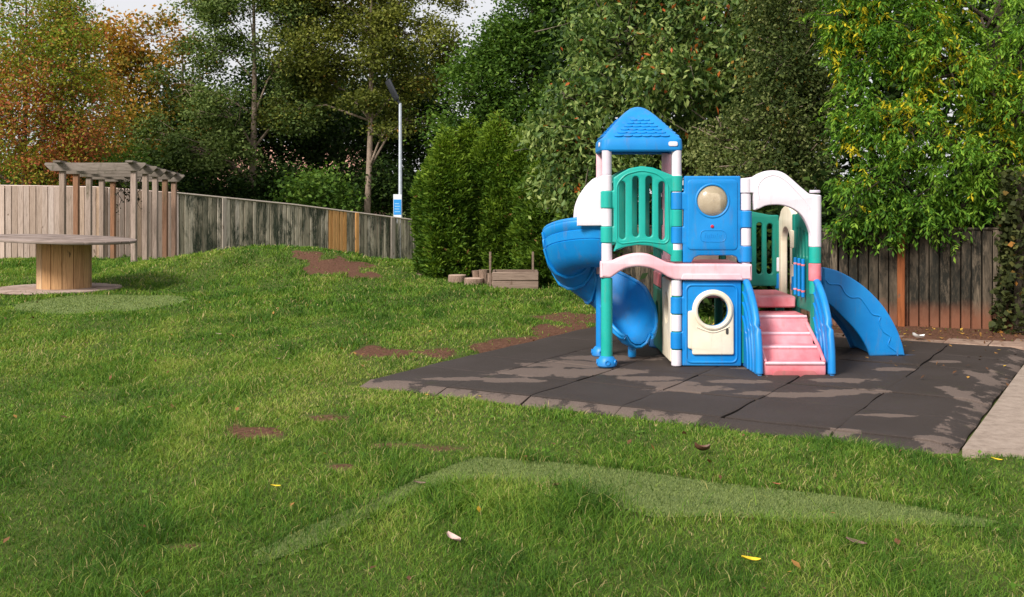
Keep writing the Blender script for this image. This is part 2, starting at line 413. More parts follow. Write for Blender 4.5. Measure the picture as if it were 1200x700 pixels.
# ------------------------------------------------------------------ leaves, branches, trees
def leaf_verts(P, size, aspect=.5, droop=.3, flat=.3, dirs=None, rng=RNG):
    """one folded four-point leaf per point. droop: how far it hangs; flat: how level its face is."""
    n = len(P); s = (size * rng.uniform(.65, 1.25, n))[:, None]
    a = rng.normal(size=(n, 3)); a[:, 2] = a[:, 2] * .6 - droop
    if dirs is not None: a = a * .55 + dirs
    a /= np.linalg.norm(a, axis=1)[:, None]
    up = rng.normal(size=(n, 3)) * (1 - flat) + np.array((0, 0, 1.0)) * flat * 2 + 1e-3
    b = np.cross(a, up); b /= np.linalg.norm(b, axis=1)[:, None] + 1e-9
    c = np.cross(b, a)
    mid = P + a * s * .5 + c * s * .06
    V = np.stack([P, mid + b * s * aspect * .5, P + a * s, mid - b * s * aspect * .5], 1).reshape(-1, 3)
    return V, a
def crown_points(blobs, n, rng, hollow=.45, gap=.0, gscale=1.3):
    """cluster centres spread through the ellipsoids, thinned where the noise leaves gaps"""
    w = np.array([b[3] * b[4] + b[4] * b[5] + b[3] * b[5] for b in blobs]) * np.array([b[6] if len(b) > 6 else 1 for b in blobs]); w = w / w.sum(); out = []; own = []
    for i, (b, k) in enumerate(zip(blobs, w)):
        m = max(4, int(n * k)); d = rng.normal(size=(m, 3)); d /= np.linalg.norm(d, axis=1)[:, None]
        r = (rng.uniform(hollow ** 3, 1, m) ** (1 / 3))[:, None]
        q = d * r
        lump = 1 + .22 * snoise(d[:, 0], d[:, 1], d[:, 2], 3.2, i)[:, None]
        p = np.array(b[:3]) + q * np.array(b[3:6]) * lump
        out.append(p); own.append(np.full(m, i))
    P = np.concatenate(out); own = np.concatenate(own)
    k = snoise(P[:, 0], P[:, 1], P[:, 2], gscale, 5) > gap - .95
    return P[k], own[k]
def tree(name, label, cat, base, trunk_top, r0, blobs, mats, n_cl, per, size, aspect=.5, spread=.3, droop=.3, flat=.3, gap=0., gscale=1.3, seed=1, group=None,
         lean=(0, 0), bare=0, tint=(.45, .2, .12), pinnate=False, twigs=10, crown='crown', hollow=.4, accent=0., accent_at=None, z0=None, strand=0, nlimb=None, hue=None):
    rng = np.random.default_rng(seed); random.seed(seed)
    bz = float(ground_z(np.array(base[0]), np.array(base[1]))) - .08 if z0 is None else z0
    root = thing(name, label, cat, (base[0], base[1], bz), group)
    top = Vector((base[0] + lean[0], base[1] + lean[1], trunk_top)); b0 = Vector((base[0], base[1], bz))
    tr = MB(); N = 9; pts = []; rad = []
    for i in range(N):
        t = i / (N - 1); p = b0.lerp(top, t)
        if 0 < i: p += Vector((math.sin(t * 7 + seed) * .05, math.cos(t * 5 + seed) * .05, 0)) * (trunk_top - bz) * .06
        pts.append(p); rad.append(r0 * (1.35 if i == 0 else 1) * (1 - .82 * t))
    tr.tube(pts, rad, 10, jitter=.06)
    P, own = crown_points(blobs, n_cl // 4 if pinnate else n_cl, rng, hollow, gap, gscale)
    if pinnate: P, own = np.repeat(P, 4, axis=0) + rng.normal(0, .02, (len(P) * 4, 3)), np.repeat(own, 4)
    for i, b in enumerate(blobs):
        c = Vector(b[:3]); t = min(.92, max(.25, (c.z - b[5] * .7 - bz) / max(.1, trunk_top - bz))); s = pts[int(t * (N - 1))]
        if (c - s).length < .3: c = s + Vector((.2, 0, .3))
        mid = s.lerp(c, .5) + Vector((0, 0, .12 * (c - s).length)); rr = max(.012, r0 * (1 - .82 * t) * .55)
        tr.tube([s, s.lerp(mid, .5), mid, c], [rr, rr * .85, rr * .65, rr * .4], 7, jitter=.05)
        mine = np.where(own == i)[0]
        if len(mine):
            for j in rng.choice(mine, min(twigs, len(mine)), replace=False):
                e = Vector(P[j]); q = mid.lerp(c, rng.random()); m2 = q.lerp(e, .5) + Vector(rng.normal(0, .06, 3)) * (e - q).length + Vector((0, 0, .05 * (e - q).length))
                tr.tube([q, m2, e], [rr * .38, rr * .24, max(.004, rr * .1)], 5)
    if bare:                                                            # bare twigs poking out of the crown
        for j in rng.choice(len(P), min(bare, len(P)), replace=False):
            e = Vector(P[j]); q = e + Vector(rng.normal(0, .28, 3)) + Vector((0, 0, -.45)); tr.tube([q, q.lerp(e, .5) + Vector(rng.normal(0, .05, 3)), e + (e - q) * .25], [.014, .009, .004], 4)
    tr.sharp = 180; tr.build('trunk', mats[0], root)
    m = len(P)
    if pinnate:                                                         # compound leaves: leaflets in two rows on a drooping stalk
        k = per; ax = rng.normal(size=(m, 3)); ax[:, 2] = ax[:, 2] * .35 - droop; ax /= np.linalg.norm(ax, axis=1)[:, None]
        sd = np.cross(ax, np.array((0, 0, 1.0)) + .4 * rng.normal(size=(m, 3))); sd /= np.linalg.norm(sd, axis=1)[:, None]
        L = spread * rng.uniform(.7, 1.2, m)
        C, D = [], []
        for i in range(k):
            t = (i // 2 + 1) / (k // 2 + 1); sg = 1 if i % 2 else -1
            if i == k - 1 and k % 2: sg = 0; t = 1
            p = P + ax * (L * t)[:, None]; p[:, 2] -= (L * t * t * .35)
            C.append(p); D.append((ax * (.6 if sg else 1) + sd * sg * .8) * 1.0 + np.array((0, 0, -.35)))
        C = np.stack(C, 1).reshape(-1, 3); D = np.stack(D, 1).reshape(-1, 3)
        V, _ = leaf_verts(C, size, aspect, droop, .6, D, rng)
    else:
        o = rng.normal(size=(m, per, 3)) * spread * rng.uniform(.6, 1.2, (m, 1, 1)); o[:, :, 2] *= .6
        if strand: o[:, :, 2] = -rng.random((m, per)) * strand; o[:, :, :2] *= .3
        C = (P[:, None] + o).reshape(-1, 3)
        V, _ = leaf_verts(C, size, aspect, droop, flat, None, rng)
    n = len(C)
    cl = np.repeat(rng.normal(0, tint[1], m), per) + np.repeat(.15 * snoise(P[:, 0], P[:, 1], P[:, 2], .9, 2), per)
    t = tint[0] + cl + rng.normal(0, tint[2], n)
    if hue is not None: t = t + hue(C)
    t = np.clip(t, 0, .8)
    if accent > 0:
        pr = np.full(n, accent)
        if accent_at is not None:
            pr = pr * .5
            for (ax_, ay_, az_, rr_) in accent_at: pr += .5 * np.exp(-(((C - np.array((ax_, ay_, az_))) ** 2).sum(1)) / (2 * rr_ ** 2))
        pc = pr.reshape(m, per).mean(1); h = np.repeat(rng.random(m) < pc * (1 if accent_at else .6), per) & (rng.random(n) < .85) | (rng.random(n) < pr * (.1 if accent_at else .4)); t = np.where(h, rng.uniform(.86, 1, n), t)
    me = raw_mesh(crown, V, 4, [(0, 1, 2), (0, 2, 3)], t)
    link_mesh(crown, me, mats[1], root)
    return root

# ------------------------------------------------------------------ the playground set
XA, XB, XC, XD = .89, 1.545, 2.195, 2.845
Y0, Y1, Y2 = 10.1, 10.76, 11.42
def fq(pts, d=Y0):
    """outline measured on the photograph at distance d -> (x, z) in metres"""
    return [((px - CX) * d / F, EYE - (py - HZ) * d / F) for px, py in pts]
def c4(pts, d=Y0): return fq([(690 + a / 3.5, 110 + b / 3.5) for a, b in pts], d)
def c5(pts, d=Y0): return fq([(690 + a / 4.376, 290 + b / 4.376) for a, b in pts], d)
def c6(pts, d=Y0): return fq([(850 + a / 2.692, 190 + b / 2.692) for a, b in pts], d)
def zz(py, d=Y0): return EYE - (py - HZ) * d / F
def TY(y): return Matrix.Translation((0, y, 0))
def TX(x): return Matrix.Translation((x, 0, 0)) @ Matrix.Rotation(PI / 2, 4, 'Z')
def slot(x0, x1, z0, z1, n=6):
    r = (x1 - x0) / 2; cx = (x0 + x1) / 2
    return [(cx + r * math.cos(a), z1 - r + r * math.sin(a)) for a in np.linspace(0, PI, n)] + [(cx + r * math.cos(a), z0 + r + r * math.sin(a)) for a in np.linspace(PI, 2 * PI, n)]
def sleeve(mb, x, y, z0, z1, r=.058): mb.cyl(x, y, z0, z1, r, .006, 24)
def rim(mb, loop, mat, w=.012, depth=.05):
    """raised bead following a closed outline"""
    pts = [mat @ Vector((a, -depth, b)) for a, b in loop]; mb.tube(pts + [pts[0]], w, 8)

def playset():
    blue = plastic('blue_plastic', (.0006, .185, .53, 1), (.004, .235, .60, 1))
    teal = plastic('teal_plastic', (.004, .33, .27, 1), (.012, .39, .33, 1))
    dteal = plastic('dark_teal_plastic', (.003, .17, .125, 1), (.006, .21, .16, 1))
    pink = plastic('pink_plastic', (.66, .13, .16, 1), (.78, .36, .40, 1), .5, .3)
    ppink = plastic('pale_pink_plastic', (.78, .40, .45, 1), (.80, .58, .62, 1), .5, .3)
    white = plastic('white_plastic', (.66, .60, .66, 1), (.72, .67, .72, 1), .45, .2)
    cream = plastic('cream_plastic', (.68, .58, .43, 1), (.76, .68, .55, 1), .5, .35)
    lilac = plastic('faded_white_plastic', (.56, .50, .58, 1), (.64, .58, .66, 1), .5, .3)
    R = thing('playground_set', 'blue, teal, pink and white plastic play castle with two slides on the black rubber tiles', 'playset', (1.87, 10.76, 0))
    # ---- posts, each with its coloured sleeves and foot
    def post(x, y, segs, foot=True):
        """segs: (z0, z1, material, radius) stacked from the ground; the first one is the post itself"""
        main = MB(); z0, z1, m, r = segs[0]; main.cyl(x, y, z0, z1, r, .006, 24); p = main.build('post', m, R)
        for z0, z1, m, r in segs[1:]:
            s = MB(); s.cyl(x, y, z0, z1, r, .006, 24); s.build('collar', m, p)
        if foot:
            f = MB(); f.lathe([(.082, 0), (.092, .012), (.09, .05), (.072, .085), (.056, .1)], 28, Matrix.Translation((x, y, 0)))
            for a in (-PI / 2, -PI / 2 + 1.1, PI):
                f.lathe([(.026, .0), (.026, .012), (.018, .014), (.014, .004)], 16, Matrix.Translation((x + .083 * math.cos(a), y + .083 * math.sin(a), .045)) @ Matrix.Rotation(a, 4, 'Z') @ Matrix.Rotation(PI / 2, 4, 'Y'))
            f.build('foot', blue, p)
        return p
    g = lambda a, b: (zz(b), zz(a))
    post(XA, Y0, [(.03, zz(326), teal, .054), (*g(205, 224.4), white, .05), (*g(244.4, 265.6), white, .05), (*g(285, 306), white, .05), (*g(176, 205), lilac, .046)])
    post(XB, Y0, [(*g(176, 300), white, .046), (*g(205, 207.5), white, .05)], False)
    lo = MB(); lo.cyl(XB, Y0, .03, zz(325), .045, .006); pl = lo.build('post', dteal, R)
    for a, b in ((328, 347.2), (368.3, 388.6), (409.5, 429)):
        s = MB(); s.cyl(XB, Y0, zz(b), zz(a), .049, .008, 24); s.build('collar', white, pl)
    post(XC, Y0, [(zz(330), zz(209), lilac, .04), (*g(227, 246.8), white, .049), (*g(267.5, 288.3), white, .049)], False)
    lc = MB(); lc.cyl(XC, Y0, .03, zz(325), .042, .006); pc = lc.build('post', dteal, R)
    s = MB(); s.cyl(XC - .012, Y0 + .03, zz(389), zz(368), .05, .006); s.build('collar', pink, pc)
    post(XD, Y0, [(.03, zz(289.6), dteal, .046), (*g(289.6, 308.8), teal, .056), (*g(308.8, 329.3), pink, .058), (*g(329.3, 345), teal, .052), (*g(223, 226.5), lilac, .05)], False)
    post(XA, Y1, [(.03, .82, blue, .05), (.82, 2.03, ppink, .048)])
    post(XB, Y1, [(.03, .82, dteal, .05), (.82, 2.03, ppink, .048)], False)
    post(XC, Y1, [(.03, 1.5, dteal, .046), (.9, 1.05, cream, .052)], False)
    post(XD, Y1, [(.03, 1.42, dteal, .04), (.66, .80, blue, .05)], False)
    post(XD, Y2, [(.03, 1.34, dteal, .046), (.8, .95, white, .052), (.62, .78, blue, .052)])
    post(XB, Y2, [(.03, 1.34, dteal, .046), (.3, .45, white, .052)])
    post(XC, Y2, [(.03, .6, dteal, .046)], False)
    # ---- roof: four-sided bell with scalloped tiles
    rf = MB(); cx, cy = (XA + XB) / 2, (Y0 + Y1) / 2
    def ring(w, z, sq, n=48):
        out = []
        for k in range(n):
            a = 2 * PI * k / n + PI / 4; c, s_ = math.cos(a), math.sin(a); e = 2 / sq
            out.append((cx + w * math.copysign(abs(c) ** e, c), cy + w * math.copysign(abs(s_) ** e, s_), z))
        return out
    prof = [(.345, 2.03, 14), (.372, 2.018, 14), (.384, 2.035, 14), (.386, 2.06, 14), (.381, 2.13, 13), (.374, 2.142, 12), (.245, 2.285, 9), (.165, 2.372, 6), (.118, 2.415, 4), (.075, 2.446, 2.8), (.036, 2.46, 2.2), (.004, 2.464, 2)]
    rf.grid([ring(*p) for p in prof], True); rf.grid([ring(.345, 2.03, 14), ring(.34, 2.1, 14), ring(.2, 2.25, 8), ring(.01, 2.34, 3)][::-1], True)
    tilt = math.atan2(.374 - .165, 2.372 - 2.142)
    for q in range(4):
        base = Matrix.Translation((cx, cy, 0)) @ Matrix.Rotation(q * PI / 2, 4, 'Z') @ Matrix.Translation((0, -.374, 2.142)) @ Matrix.Rotation(-tilt, 4, 'X')
        for r in range(6):
            s0 = .012 + r * .043; half = .262 - r * .034; nsc = 6 - (r + 1) // 2; w = 2 * half / nsc; lp = []
            for k in range(nsc):
                for a in np.linspace(PI, 2 * PI, 7)[:-1]: lp.append((-half + w * (k + .5) + w / 2 * math.cos(a), s0 + .017 + .017 * math.sin(a)))
            lp += [(half, s0 + .017), (half - .028, s0 + .05), (-half + .028, s0 + .05)]
            rf.plate([[(a_, b_ - s0) for a_, b_ in lp]], .012, base @ Matrix.Translation((0, -.010, s0)) @ Matrix.Rotation(math.radians(-12), 4, 'X'), .003)
    rf.sharp = 30; roof = rf.build('roof', blue, R)
    b = MB(); b.plate([rounded([(1.462, 2.066), (1.548, 2.066), (1.548, 2.11), (1.462, 2.11)], .018)], .012, TY(cy - .386), .003); b.build('badge', white, roof)
    b = MB(); b.plate([rounded([(10.2, 2.066), (10.28, 2.066), (10.28, 2.11), (10.2, 2.11)], .018)], .012, TX(cx - .386), .003); b.build('badge', white, roof)
    # ---- slotted teal railings
    front = [(100, 345)] + [(130, 325), (165, 306), (215, 297), (262, 303), (300, 318), (345, 336), (372, 336), (372, 400), (336, 402), (336, 476), (372, 477), (372, 545), (337, 547), (337, 612), (360, 618), (374, 640), (374, 688), (342, 688), (338, 664), (300, 640), (250, 624), (200, 620), (150, 628), (100, 648), (112, 612), (66, 610), (66, 546), (101, 545), (101, 470), (66, 468), (66, 400), (101, 398)]
    sl = [(125, 150, 360, 597), (178.5, 205, 339, 587), (232, 260, 338, 588), (285, 312, 360, 600)]
    def slots4(lst, d=Y0): 
        o = []
        for a, b_, t, u in lst:
            (x0, z1), (x1, z0) = c4([(a, t), (b_, u)], d); o.append(slot(x0, x1, z0, z1))
        return o
    def railing(y, mat, sleeves=True, collar=XA):
        m = MB(); m.plate([rounded(c4(front), .014)] + slots4(sl), .058, TY(y), .012)
        rim(m, rounded(c4([(113, 370), (150, 330), (215, 314), (280, 328), (322, 365), (326, 600), (310, 614), (220, 604), (130, 614), (113, 600)]), .05, 6), TY(y), .009, .028)
        if sleeves:
            for t, u in ((400, 469), (545, 611)): (_, z1), (_, z0) = c4([(0, t), (0, u)]); sleeve(m, XA, y, z0, z1)
            for t, u in ((337, 401), (476, 545), (640, 688)): (_, z1), (_, z0) = c4([(0, t), (0, u)]); sleeve(m, XB, y, z0, z1, .056)
        m.sharp = 35; return m.build('railing', mat, R)
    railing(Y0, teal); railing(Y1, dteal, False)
    # ---- upper blue panel with bubble window
    up = [(390, 338), (620, 338), (620, 480), (655, 481), (655, 549), (620, 551), (621, 624), (655, 626), (655, 692), (615, 692), (606, 670), (590, 663), (450, 663), (430, 672), (420, 692), (384, 692), (384, 615), (346, 614), (346, 547), (387, 545), (388, 476), (350, 475), (350, 405), (389, 404)]
    m = MB(); (bx, bz), = c4([(504, 439)]); br = .15
    m.plate([rounded(c4(up), .012), circle(bx, bz, br, 40)], .062, TY(Y0), .012)
    m.plate([rounded(c4([(402, 352), (607, 352), (607, 640), (402, 640)]), .045, 6), circle(bx, bz, br + .004, 40)], .02, TY(Y0 - .03), .008)
    rim(m, circle(bx, bz, br + .004, 40), TY(Y0), .012, .036)
    for t, u in ((405, 475), (546, 614)): (_, z1), (_, z0) = c4([(0, t), (0, u)]); sleeve(m, XB, Y0, z0, z1, .057)
    for t, u in ((481, 549), (626, 690)): (_, z1), (_, z0) = c4([(0, t), (0, u)]); sleeve(m, XC, Y0, z0, z1, .057)
    (lx0, lz1), (lx1, lz0) = c4([(455, 560), (558, 606)])
    rim(m, rounded([(lx0, lz0), (lx1, lz0), (lx1, lz1), (lx0, lz1)], .06, 7), TY(Y0), .004, .04)
    for k in range(9):                                                  # worn raised lettering in the oval, no longer legible
        a = lx0 + .045 + k * (lx1 - lx0 - .09) / 8; h = .03 if k % 3 else .042
        m.tube([(a - .005, Y0 - .041, (lz0 + lz1) / 2 - .018), (a + .004, Y0 - .041, (lz0 + lz1) / 2 - .018 + h)], .0022, 5)
    m.sharp = 35; upan = m.build('wall_panel', blue, R)
    w = MB(); rows = []
    for i in range(9):
        t = i / 8 * PI / 2 * .98; rows.append([(bx + br * .99 * math.cos(t) * math.cos(a), Y0 - .005 - .085 * math.sin(t), bz + br * .99 * math.cos(t) * math.sin(a)) for a in np.linspace(0, 2 * PI, 41)[:-1]])
    w.grid(rows, True); w.sharp = 180
    bm_ = NT('scuffed_bubble'); n = bm_.noise(14, detail=6, rough=.75)
    p1 = bm_.principled(bm_.ramp(n, [(.3, (.46, .36, .24)), (.7, (.66, .55, .40))]), .22, .5, link=False)
    p2 = bm_.n('ShaderNodeBsdfPrincipled'); p2.inputs['Base Color'].default_value = (.85, .78, .66, 1); p2.inputs['Transmission Weight'].default_value = 1; p2.inputs['Roughness'].default_value = .2; p2.inputs['IOR'].default_value = 1.05
    mx = bm_.n('ShaderNodeMixShader'); mx.inputs[0].default_value = .62; bm_.l(p2.outputs[0], mx.inputs[1]); bm_.l(p1, mx.inputs[2]); bm_.l(mx.outputs[0], bm_.out.inputs['Surface'])
    w.build('bubble_window', bm_.m, upan)
    (qx, qz), = c4([(503, 544)]); k = MB(); k.lathe([(.016, 0), (.016, .006), (.01, .012)], 16, Matrix.Translation((qx, Y0 - .038, qz)) @ Matrix.Rotation(PI / 2, 4, 'X')); k.build('button', simple('red_plastic', (.5, .02, .05), .35), upan)
    # ---- pink cross beam with its arch
    m = MB()
    m.plate([rounded(c5([(57, 70), (118, 66)] + smooth_line([(150, 52), (200, 35), (250, 28), (300, 32), (345, 50), (395, 74)], 4) + [(430, 82), (832, 84), (832, 170), (440, 166), (400, 150)] + smooth_line([(370, 130), (320, 108), (280, 100), (240, 98), (190, 106), (150, 126)], 4) + [(110, 155), (57, 156)]), .016)], .10, TY(Y0 - .012), .022)
    m.plate([rounded(c5([(478, 134), (770, 134), (782, 164), (466, 162)]), .014)], .016, TY(Y0 - .064), .006)
    m.sharp = 50; m.build('beam', ppink, R)
    m = MB(); m.box((XA + .02, Y1 - .04, .90), (XC + .04, Y1 + .04, .965), .015); m.box((XA - .04, Y0 + .065, .90), (XA + .04, Y1 - .05, .965), .015); m.build('beam', pink, R)
    m = MB(); m.box((1.5, Y1 + .05, .66), (1.6, Y2, .82), .015); m.build('beam', pink, R)
    # ---- decks
    m = MB(); m.box((XA + .05, Y0 + .06, .945), (XC - .05, Y1 - .045, .97), .008); m.build('deck', pink, R)
    m = MB(); m.box((XB + .05, Y1 + .045, .575), (XC + .045, Y2 - .05, .612), .01); m.build('deck', pink, R)
    # ---- lower blue panel and its cream door
    low = [(480, 172), (780, 172), (780, 608), (478, 606), (478, 522), (430, 520), (430, 434), (478, 432), (478, 341), (430, 339), (430, 255), (480, 254)]
    door = [(527, 548), (527, 520), (505, 516), (505, 325), (528, 323)] + [(633 + 106 * math.cos(a), 318 - 103 * math.sin(a)) for a in np.linspace(PI * .98, 0, 18)] + [(740, 548)]
    (wx, wz), = c5([(633, 323)]); wr = .142
    m = MB(); m.plate([rounded(c5(low), .012), circle(wx, wz, wr, 36)], .06, TY(Y0), .012)
    for t, u in ((255, 340), (434, 520)): (_, z1), (_, z0) = c5([(0, t), (0, u)]); sleeve(m, XB, Y0, z0, z1, .056)
    rim(m, rounded(c5([(497, 192), (756, 192), (756, 587), (497, 587)]), .06, 6), TY(Y0), .012, .028)
    m.sharp = 35; lpan = m.build('wall_panel', blue, R)
    m = MB(); m.plate([rounded(c5(door), .02), circle(wx, wz, wr, 36)], .04, TY(Y0 - .033), .012)
    rim(m, circle(wx, wz, wr + .022, 40), TY(Y0), .02, .05)
    m.tube([Vector((a, Y0 - .052, b)) for a, b in c5(smooth_line([(550, 405), (580, 418), (633, 432), (690, 415), (715, 402)], 5))], .008, 6)
    m.sharp = 35; dr = m.build('door', cream, lpan)
    k = MB(); (hx, hz), = c5([(703, 426)]); k.plate([slot(hx - .012, hx + .012, hz - .03, hz + .03)], .012, TY(Y0 - .054), .003); k.build('handle', simple('dark_slot', (.05, .045, .04), .7), lpan)
    # ---- side panels (seen edge-on under the decks)
    def side(x, y0, y1, z0, z1, mat, hole=None, name='side_panel', arch=0, extra=()):
        m = MB(); lp = [(y0, z0), (y1, z0), (y1, z1)] + ([((y0 + y1) / 2 + (y1 - y0) / 2 * math.cos(a), z1 + arch * math.sin(a)) for a in np.linspace(.2, PI - .2, 9)] if arch else []) + [(y0, z1)]
        m.plate([rounded(lp, .02)] + (hole or []), .06, TX(x), .012)
        for e in extra: rim(m, e, TX(x), .009, .03)
        m.sharp = 35; return m.build(name, mat, R)
    side(XB - .02, Y0 + .06, Y1 - .05, .03, .80, cream, [circle(10.44, .52, .15)])
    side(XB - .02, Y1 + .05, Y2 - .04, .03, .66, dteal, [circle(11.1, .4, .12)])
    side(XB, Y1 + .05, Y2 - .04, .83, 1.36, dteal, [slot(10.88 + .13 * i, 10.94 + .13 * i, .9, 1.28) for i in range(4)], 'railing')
    # cream doorway of the wave slide, on the right of the rear bay
    hole = [(10.93, .56), (11.28, .56), (11.28, 1.12)] + [(11.105 + .175 * math.cos(a), 1.12 + .16 * math.sin(a)) for a in np.linspace(.1, PI - .1, 12)] + [(10.93, 1.12)]
    m = MB(); m.plate([rounded([(Y1 + .04, .5), (10.926, .5)] + [(10.926, 1.12)] + [(11.105 + .179 * math.cos(a), 1.12 + .16 * math.sin(a)) for a in np.linspace(PI - .1, .1, 12)] + [(11.284, 1.12), (11.284, .5), (Y2 - .04, .5), (Y2 - .04, 1.36)] + [(11.09 + .25 * math.cos(a), 1.38 + .12 * math.sin(a)) for a in np.linspace(.2, PI - .2, 9)] + [(Y1 + .04, 1.36)], .015)], .07, TX(XD + .012), .014)
    for z0, z1 in ((.72, .92), (1.08, 1.26)): m.cyl(XD, Y1 + .02, z0, z1, .056, .006)
    m.sharp = 35; m.build('doorway', cream, R)
    # cream back wall seen through the bubble
    m = MB(); m.plate([rounded([(XB + .06, .86), (XC - .13, .86), (XC - .13, 1.62), (XB + .06, 1.62)], .05)], .05, TY(Y1 + .0), .012); m.build('back_panel', cream, R)
    # rear slotted railing of the stair bay
    m = MB(); x0, x1 = XC - .35, XD - .015; lp = [(x0, .645), (x1, .645)] + [(x1, 1.40), (x1 - .1, 1.40), (x1 - .35, 1.45), (x0 + .35, 1.5), (x0, 1.5)]
    m.plate([rounded(lp, .02)] + [slot(x1 - .128 - .11 * i, x1 - .066 - .11 * i, .77, 1.31 + .01 * i) for i in range(6)], .06, TY(Y2), .013)
    m.sharp = 35; m.build('railing', dteal, R)
    # right railing with three blue bars
    m = MB(); lp = [(Y0 + .06, .5), (Y1 - .06, .5), (Y1 - .06, 1.42), (10.58, 1.44), (10.38, 1.36), (Y0 + .06, 1.3)]
    m.plate([rounded(lp, .03)] + [slot(10.235 + .115 * i, 10.29 + .115 * i, 1.0, 1.25 + .02 * min(i, 2)) for i in range(4)], .05, TX(XD - .005), .012)
    m.sharp = 35; rr = m.build('railing', dteal, R)
    for i in range(3):
        k = MB(); k.cyl(XD - .065, 10.27 + .14 * i, .63, 1.0, .017, .006, 14); bar = k.build('spinner_bar', blue, rr)
        
        for z_ in (.68, .93): e = MB(); e.cyl(XD - .065, 10.27 + .14 * i, z_, z_ + .02, .02, .004, 14); e.build('spinner_band', pink, rr)
    # ---- white arch over the stairs
    m = MB()
    arch = [(50, 52), (84, 48)] + smooth_line([(100, 38), (125, 29), (150, 27), (172, 31), (195, 44), (230, 75), (255, 96)], 4) + [(262, 101), (297, 104), (297, 268), (269, 268)] + smooth_line([(267, 235), (258, 205), (240, 172), (215, 150), (185, 138), (155, 135), (125, 138), (105, 147)], 4) + [(88, 153), (85, 98), (50, 98)]
    m.plate([rounded(c6(arch), .012)], .085, TY(Y0 - .005), .018)
    m.tube([Vector((a, Y0 - .046, b)) for a, b in c6(smooth_line([(104, 118), (98, 85), (110, 58), (135, 44), (160, 44), (190, 62), (225, 98), (250, 125), (262, 148)], 5))], .006, 6)
    (_, z1), (_, z0) = c6([(0, 52), (0, 98)]); sleeve(m, XC, Y0, z0, z1, .058)
    m.cyl(XD, Y0, zz(289.6), zz(229), .058, .006, 24)
    m.sharp = 40; m.build('arch', white, R)
    # ---- steps
    st = [(9.6, 0), (9.6, .111), (9.77, .115), (9.79, .228), (10.0, .232), (10.02, .324), (10.17, .328), (10.19, .463), (10.62, .467), (10.64, .56), (10.6, .565), (10.6, .612), (11.36, .612), (11.36, .55), (10.7, .40), (10.3, .2), (10.05, 0)]
    m = MB()
    def prism(profile, x0, x1, bev):
        m.plate([rounded(profile, .012, 2)], x1 - x0, TX((x0 + x1) / 2), bev)
    prism(st[:9] + [(10.66, .4), (10.3, .15), (10.1, 0)], 2.245, 2.805, .012)
    m.box((2.2, 10.6, .5), (2.80, Y2 - .05, .612), .014)
    for x in (2.262, 2.788): m.tube([(x, 9.6, .118), (x, 9.79, .236), (x, 10.02, .334), (x, 10.17, .40)], .017, 8)
    m.sharp = 40; sp = m.build('steps', pink, R)
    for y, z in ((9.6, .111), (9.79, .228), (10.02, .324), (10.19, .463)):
        k = MB(); k.tube([(2.26, y - .001, z - .004), (2.79, y - .001, z - .004)], .014, 8); k.build('tread_edge', ppink, sp)  # pale strips: edge highlight put into the colour, together with faded wear
    k = MB(); k.plate([rounded([(2.31, -.02), (2.74, -.02), (2.70, .045), (2.35, .045)], .03)], .01, TY(9.594), .003); k.build('toe_recess', plastic('darker_pink', (.42, .10, .11, 1), (.55, .2, .2, 1), .6, .7), sp)  # thin plate of darker pink low on the first riser
    rail = rounded([(10.16, 0), (10.16, .80)] , 0) + smooth_line([(10.10, .815), (10.0, .785), (9.86, .69), (9.74, .57), (9.64, .40), (9.585, .22), (9.56, .03)], 4) + [(9.56, 0)]
    for x, rz, s in ((2.165, 1.6, -1), (2.85, 0, 1)):
        m = MB(); M = Matrix.Translation((x, 10.1, 0)) @ Matrix.Rotation(math.radians(rz), 4, 'Z') @ Matrix.Translation((-x, -10.1, 0)) @ TX(x + (.025 if s < 0 else 0))
        m.plate([rail], .045, M, .014)
        edge = [M @ Vector((a, 0, b)) for a, b in smooth_line([(10.15, .79), (10.08, .80), (10.0, .772), (9.86, .678), (9.745, .56), (9.65, .395), (9.597, .22), (9.578, .02)], 4)]
        m.tube(edge, .034, 10)
        for sc_ in (.86, .68, .48):
            for sd in (-.024, .024): m.tube([M @ Vector((10.16 - (10.16 - a) * sc_, sd, b * (sc_ ** .6))) for a, b in smooth_line([(10.12, .78), (9.98, .73), (9.8, .58), (9.68, .38), (9.62, .16), (9.61, .02)], 4)], .011, 6)
        m.sharp = 50; m.build('step_rail', blue, R)
    # ---- wave slide on the right
    upper = c6(smooth_line([(306, 331), (350, 342), (400, 367), (450, 404), (500, 458), (538, 522), (558, 575), (566, 612)], 5), 10.75)
    lower = c6(smooth_line([(455, 613), (444, 585), (425, 552), (400, 520), (370, 490), (335, 455), (306, 435)], 5), 10.75)
    m = MB()
    for y in (10.76, 11.36): m.plate([rounded(upper + lower, .006, 1)], .05, TY(y), .016)
    bed = [(a - .085 * .6, b - .085) for a, b in upper]
    bedlow = [(a - .0, b) for a, b in lower[::-1]]; nn = min(len(bed), len(bedlow))
    pr = [(a, max(.012, b)) for a, b in bed] + [(a + .03, max(.005, b + .02)) for a, b in lower]
    m.plate([pr], .60, TY(11.06), .002)
    m.tube([(a, 10.733, b) for a, b in c6(smooth_line([(318, 372), (330, 385), (348, 386), (366, 390), (380, 415), (400, 428), (425, 428), (445, 452), (465, 480), (490, 487), (486, 505), (500, 535), (522, 552), (515, 578), (540, 598), (545, 612)], 3), 10.72)], .0075, 6)
    m.sharp = 40; m.build('wave_slide', blue, R)
    # ---- spiral slide on the left
    path = []; R0 = .285; cxs, cys = .845, Y0 + .33 + R0
    for t in np.linspace(0, 1, 4)[:-1]: path.append((XA - .02 - t * (XA - .02 - cxs), Y0 + .33, 180.0))
    for t in np.linspace(0, 1, 30): 
        h = 180 - 252 * t; a = math.radians(h); path.append((cxs - R0 * math.sin(a), cys + R0 * math.cos(a), h))
